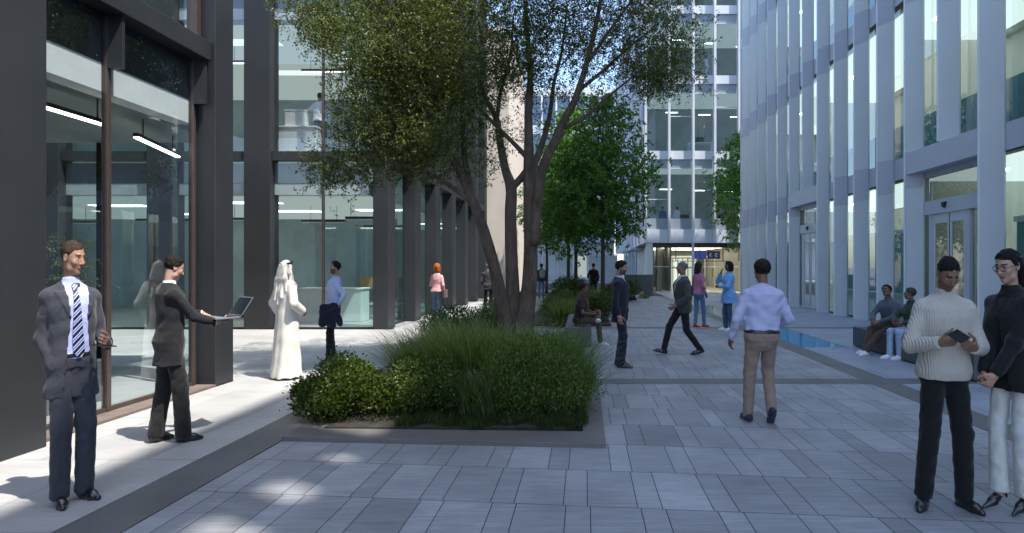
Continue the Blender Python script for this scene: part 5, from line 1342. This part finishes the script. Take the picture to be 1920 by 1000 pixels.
# 5 red-haired woman, 6 grey jacket man, 7 backpack man, 8 dark suit in far bed
P = person('red haired woman in pink top walking away along the dark arcade', -4.34, 18.0, (.15, 1), 1.76, res=.018, fem=1, skin=(.5, .3, .22), hair=('bob', (.32, .085, .02)), top=dict(kind='sweater', mat=cloth('pink_top', (.62, .33, .34), .06), hem=-.02, neck=0), bottom=trousers('jeans', (.06, .11, .18), (.092, .066, .055)), wrL=(-.12, .28, 1.12), shoe='brown')
t = thing('shoulder_bag', 'brown shoulder bag hanging at the hip of the red haired woman', 'bag', P['world']((.22, .02, .86)), P['rz'])
MB().box(-.05, .05, -.16, .16, -.14, .12).build('bag_body', cloth('brown_bag', (.06, .035, .03)), t, bevel=.03); MB().tube([(0, -.13, .11), (-.10, -.05, .62), (-.10, .03, .62), (0, .13, .11)], .009, 6).build('strap', cloth('brown_bag', (.06, .035, .03)), t)
person('grey haired man in a dark grey jacket walking away beside the beige wall', -3.64, 23.0, (.1, 1), 1.78, res=.02, skin=(.35, .2, .15), hair=('short', (.16, .16, .17)), top=dict(kind='jacket', mat=cloth('dark_grey_jacket', (.045, .045, .05)), shirt=None, hem=-.16), bottom=trousers('black_trousers', (.012, .012, .013)))
P = person('man in navy top and jeans walking away with a pale backpack', -2.25, 31.6, (-.1, 1), 1.83, res=.022, skin=(.22, .12, .08), hair=('short', (.01, .01, .01)), ankR=(.1, .08, .085), ankL=(-.1, -.12, .10), top=dict(kind='sweater', mat=cloth('navy_top', (.015, .04, .08)), hem=-.08), bottom=trousers('mid_jeans', (.09, .17, .30), (.09, .066, .058)))
t = thing('backpack', 'pale grey backpack on the back of the man in the navy top', 'backpack', P['world']((.03, -.21, 1.27)), P['rz'])
g = SDF((-.2, -.16, -.32), (.2, .14, .32), .02); g.ell((0, 0, 0), (.15, .10, .24), .02); v, f = g.mesh(); np_mesh('bag_body', v, f, cloth('pale_bag', (.30, .30, .30)), t, True); g = SDF((-.15, -.2, -.3), (.15, 0, .1), .02); g.ell((0, -.08, -.10), (.11, .05, .10), .02); v, f = g.mesh(); np_mesh('pocket', v, f, cloth('pale_bag', (.30, .30, .30)), t, True)
person('man in black suit walking away among the far bushes', .42, 30.6, (-.05, 1), 1.84, res=.022, skin=(.35, .2, .15), hair=('short', (.012, .01, .01)), top=dict(kind='jacket', mat=cloth('black_suit', (.013, .013, .015)), shirt=WSH, hem=-.2), bottom=trousers('black_suit_trousers', (.014, .014, .015)), ankR=(.1, .12, .085), ankL=(-.1, -.1, .10), wrL=(-.2, .28, 1.05))

# 9 seated man on the planter bench
person('man in maroon polo shirt sitting cross legged on the bench by the tree', -.12, 13.0, (.98, -.2), 1.76, res=.016, skin=(.15, .08, .055), hair=('buzz', (.012, .010, .009)), hz=.51, lean=(0, .16), head=(.05, .0, 0), seat=True,
    ankR=(.10, .47, .085), kneeR=(.1, 1, .8), ankL=(.14, .42, .56), kneeL=(-.8, .6, .4), footL=1.2, pitchL=.3, wrR=(.12, .33, .66), elR=(.8, -.9, 0), wrL=(-.02, .36, .68), elL=(-.8, -.9, 0),
    top=dict(kind='shirt', part='polo_shirt', mat=cloth('maroon_polo', (.035, .014, .02)), hem=-.06, short=.75, sl=(.062, .052, .045), fold=.006), bottom=trousers('khaki_trousers', (.085, .065, .045), (.092, .07, .06)), shoe='white')

# 10 standing man with phone
P = person('bearded man in navy suit standing in profile and reading his phone', .58, 10.1, (.97, -.22), 1.77, res=.014, skin=(.36, .20, .145), hair=('full', (.012, .01, .01)), beard=(.8, (.02, .015, .013)),
    ankR=(.10, .03, .085), ankL=(-.10, -.04, .085), head=(0, -.22, 0), wrL=(-.11, .26, 1.15), elL=(-.2, -.6, -1), handL=((.05, 1, .15), (.3, -.15, 1)), curlL=(.7, .7, .4), wrR=(.25, .02, .86),
    top=dict(kind='jacket', mat=cloth('navy_suit', (.014, .016, .030), .15), shirt=cloth('pale_shirt', (.50, .55, .65)), button=.18, hem=-.20, fold=.008), bottom=trousers('navy_suit_trousers', (.014, .016, .032), (.10, .08, .075)))
phone(P, (-.08, .375, 1.19), (.1, .95, .3), (.0, -.3, 1), 'black phone held out by the bearded man in the navy suit')

# 11 older man walking to the left
person('older man in dark grey jacket striding left across the plaza', 1.83, 11.5, (-.98, -.15), 1.82, res=.014, skin=(.25, .14, .10), hair=('buzz', (.13, .13, .135)), hz=.89, ankR=(.08, .33, .10), ankL=(-.08, -.30, .11), pitchR=.25, pitchL=-.15, footR=0, footL=0, kneeL=(0, 1, 0), head=(0, .02, 0), lean=(0, .02),
    wrL=(-.24, .20, .92), wrR=(.25, -.20, .93), elR=(.3, -1, 0), top=dict(kind='jacket', mat=cloth('grey_wool_jacket', (.05, .052, .054), .2, .4), shirt=cloth('pale_shirt', (.50, .55, .65)), button=.10, open=.02, hem=-.12, fold=.009, sl=(.066, .058, .05)), bottom=trousers('black_trousers', (.012, .012, .013), (.098, .07, .06)), bulk=1.04, shoe='black')

# 12/13 two women by the pool
person('long haired woman in pink shirt and jeans facing the woman in blue', 3.06, 16.5, (.80, .60), 1.80, res=.016, fem=1, skin=(.16, .085, .06), hair=('long', (.03, .018, .014)), ankR=(.08, .12, .085), ankL=(-.06, -.08, .085), wrR=(.20, .05, .90), wrL=(-.14, .24, 1.05),
    top=dict(kind='shirt', part='blouse', mat=cloth('pink_shirt', (.40, .15, .26)), hem=-.06), bottom=trousers('mid_jeans', (.09, .17, .30), (.092, .062, .048)), shoe='red')
person('dark haired woman in loose light blue shirt with a hand at her face', 3.70, 15.8, (-.93, -.10), 1.80, res=.016, fem=1, skin=(.13, .07, .05), hair=('bob', (.012, .01, .012)), wrR=(.03, .20, 1.45), elR=(.7, .3, -1), handR=((-.2, -.1, 1), (-.3, -1, 0)), wrL=(-.02, .26, 1.12), elL=(-.8, -.2, -.6), ankR=(.08, .05, .085), ankL=(-.08, -.05, .085),
    top=dict(kind='shirt', mat=cloth('sky_blue_shirt', (.17, .36, .66)), hem=-.24, d=.035, hemflare=.05, sl=(.065, .060, .045)), bottom=trousers('dark_jeans', (.045, .085, .15), (.094, .074, .066)), shoe='white')

# 14 walking man from behind
person('man in pale lilac shirt and tan chinos walking away across the pavers', 1.86, 6.46, (.02, 1), 1.75, res=.0095, skin=(.22, .105, .075), hair=('full', (.016, .010, .008)), ankR=(.10, -.02, .15), ankL=(-.12, .10, .085), pitchR=-.75, pitchL=.0, kneeR=(.1, 1, 0), footR=.05, footL=-.15, hz=.94, head=(.18, -.05, 0), lean=(.02, .03),
    wrL=(-.30, .10, .90), elL=(-.4, -1, 0), wrR=(.20, .22, 1.02), elR=(.6, -1, 0), top=dict(kind='shirt', mat=cloth('lilac_shirt', (.47, .48, .68), .05, .1), hem=.06, d=.026, fold=.011, sl=(.060, .053, .042)), bottom=trousers('tan_chinos', (.29, .21, .165), (.106, .074, .06), fold=.007), shoe='navy', extras=('belt',), bulk=1.04)

# 15/16 seated pair on the long bench
person('man in grey jumper and brown trousers leaning forward on the long bench', 5.86, 11.75, (-.90, -.44), 1.76, res=.014, skin=(.17, .09, .06), hair=('full', (.012, .01, .009)), hz=.52, lean=(-.04, .22), seat=True, head=(.15, .22, .25), ankR=(.08, .62, .085), kneeR=(.1, .6, 1), ankL=(-.02, .72, .085), kneeL=(-.1, .6, 1), footR=.3, footL=-.1,
    wrR=(.08, .40, .62), elR=(.9, -.6, 0), wrL=(-.06, .40, .62), elL=(-.9, -.6, 0), handR=((-.5, .8, -.2), (-.6, -.3, -.6)), handL=((.5, .8, -.2), (.6, -.3, -.6)),
    top=dict(kind='sweater', mat=cloth('slate_jumper', (.085, .10, .125)), hem=-.07, d=.014, sl=(.060, .052, .040)), bottom=trousers('brown_trousers', (.075, .048, .035), (.092, .072, .064)), shoe='white', extras=('glasses',))
person('woman in dark green jumper and pale jeans seated at the right of the long bench', 5.90, 11.0, (-.97, -.22), 1.70, res=.014, fem=1, skin=(.20, .11, .075), hair=('short', (.055, .042, .035)), hz=.525, lean=(0, .14), seat=True, head=(-.75, .04, 0), ankR=(.06, .48, .085), kneeR=(.1, .7, 1), ankL=(-.10, .40, .085), kneeL=(-.1, .7, 1),
    wrR=(.10, .36, .68), elR=(.9, -.6, 0), wrL=(-.12, .34, .68), elL=(-.9, -.6, 0), top=dict(kind='sweater', mat=cloth('green_jumper', (.035, .045, .032)), hem=-.09, d=.028, sl=(.066, .060, .046), fold=.009), bottom=trousers('pale_jeans', (.34, .42, .56), (.09, .068, .056)), shoe='white')

# 17 man in the cream jumper
P = person('man in cream ribbed jumper and black jeans looking down at his phone', 2.47, 4.22, (-.10, -1), 1.76, res=.0095, slim=.86, skin=(.215, .122, .082), hair=('buzz', (.006, .006, .007)), beard=(.35, (.03, .02, .018)), ankR=(.16, 0, .085), ankL=(-.155, .0, .085), footR=.55, footL=-.30, head=(.0, -.62, 0), lean=(0, .03),
    wrR=(.155, .27, 1.165), elR=(.62, -.45, -.7), handR=((-.75, .45, .1), (-.15, -.6, .55)), curlR=(.75, .8, .5), wrL=(-.10, .27, 1.135), elL=(-.62, -.45, -.7), handL=((.72, .5, .12), (.15, -.6, .6)), curlL=(.8, .9, .5),
    top=dict(kind='sweater', mat=ribknit('cream_rib_knit', (.50, .455, .40), 21), hem=-.05, d=.026, sl=(.068, .058, .046), fold=.005, sh=1), bottom=trousers('black_jeans', (.008, .008, .009), (.104, .083, .072), part='jeans', fold=.008, ext=.02), shoe='boot', bulk=1.04)
phone(P, (.065, .37, 1.205), (.55, .35, .28), (0, -.75, .65), 'dark phone held in both hands by the man in the cream jumper')
# 18 woman in the black blazer
person('woman in black blazer and white trousers with glasses and a ponytail at right edge', 2.885, 4.13, (-.95, -.30), 1.74, res=.0095, slim=.88, fem=1, skin=(.45, .27, .20), hair=('pony', (.008, .007, .008)), lips=(.30, .10, .09), hz=1.0, ankR=(.07, .06, .14), ankL=(-.08, -.02, .14), footR=.1, footL=-.1, pitchR=-.30, pitchL=-.30, head=(.06, -.28, 0), lean=(0, .06), shoe='heels',
    wrR=(.03, .27, .93), elR=(.8, -.9, 0), handR=((-.3, .45, -.8), (-.9, -.2, .2)), wrL=(-.06, .27, .95), elL=(-.8, -.9, 0), handL=((.35, .45, -.8), (.9, -.2, .2)), curlR=(.6, .6, .4), curlL=(.6, .6, .4), extras=('glasses',),
    top=dict(kind='jacket', mat=cloth('black_blazer', (.010, .010, .011), .2), shirt=cloth('black_top', (.012, .012, .013)), button=.12, hem=-.15, hemflare=.05, sl=(.062, .054, .046), fold=.009), bottom=trousers('white_trousers', (.62, .60, .57), (.090, .068, .076), ext=.01, fold=.006))

# 19 office man upstairs and the people in the back block
person('man in white shirt and jeans standing at the first floor window behind the leaves', -7.36, 17.05, (-.3, 1), 1.76, 4.74, .018, skin=(.36, .2, .15), hair=('short', (.02, .015, .012)), top=dict(kind='shirt', mat=WSH, hem=.0, d=.03), bottom=trousers('grey_jeans', (.10, .13, .20), (.095, .07, .06)), wrL=(-.16, .26, 1.38), elL=(-.9, -.2, -.6))
person('person in blue shirt and yellow trousers behind the back block first floor window', 5.15, BY + 1.3, (0, 1), 1.72, 3.95, .024, skin=(.3, .17, .12), hair=('short', (.02, .015, .012)), top=dict(kind='shirt', mat=cloth('office_blue', (.08, .10, .35)), hem=0), bottom=trousers('mustard_trousers', (.45, .27, .04), (.09, .066, .055)))
person('person in white shirt leaning beside the desk behind the back block window', 6.02, BY + 1.3, (.6, .6), 1.74, 3.95, .024, skin=(.3, .17, .12), hair=('short', (.02, .015, .012)), lean=(0, .35), top=dict(kind='shirt', mat=WSH, hem=-.05, d=.03), bottom=trousers('black_trousers', (.012, .012, .013)))
person('small figure in white seen high up behind the back block third floor window', 8.05, BY + 1.0, (-1, 0), 1.7, 13.92, .024, skin=(.3, .17, .12), hair=('short', (.02, .015, .012)), lean=(0, .2), top=dict(kind='shirt', mat=WSH, hem=-.05, d=.02), bottom=trousers('white_trousers', (.62, .60, .57)))
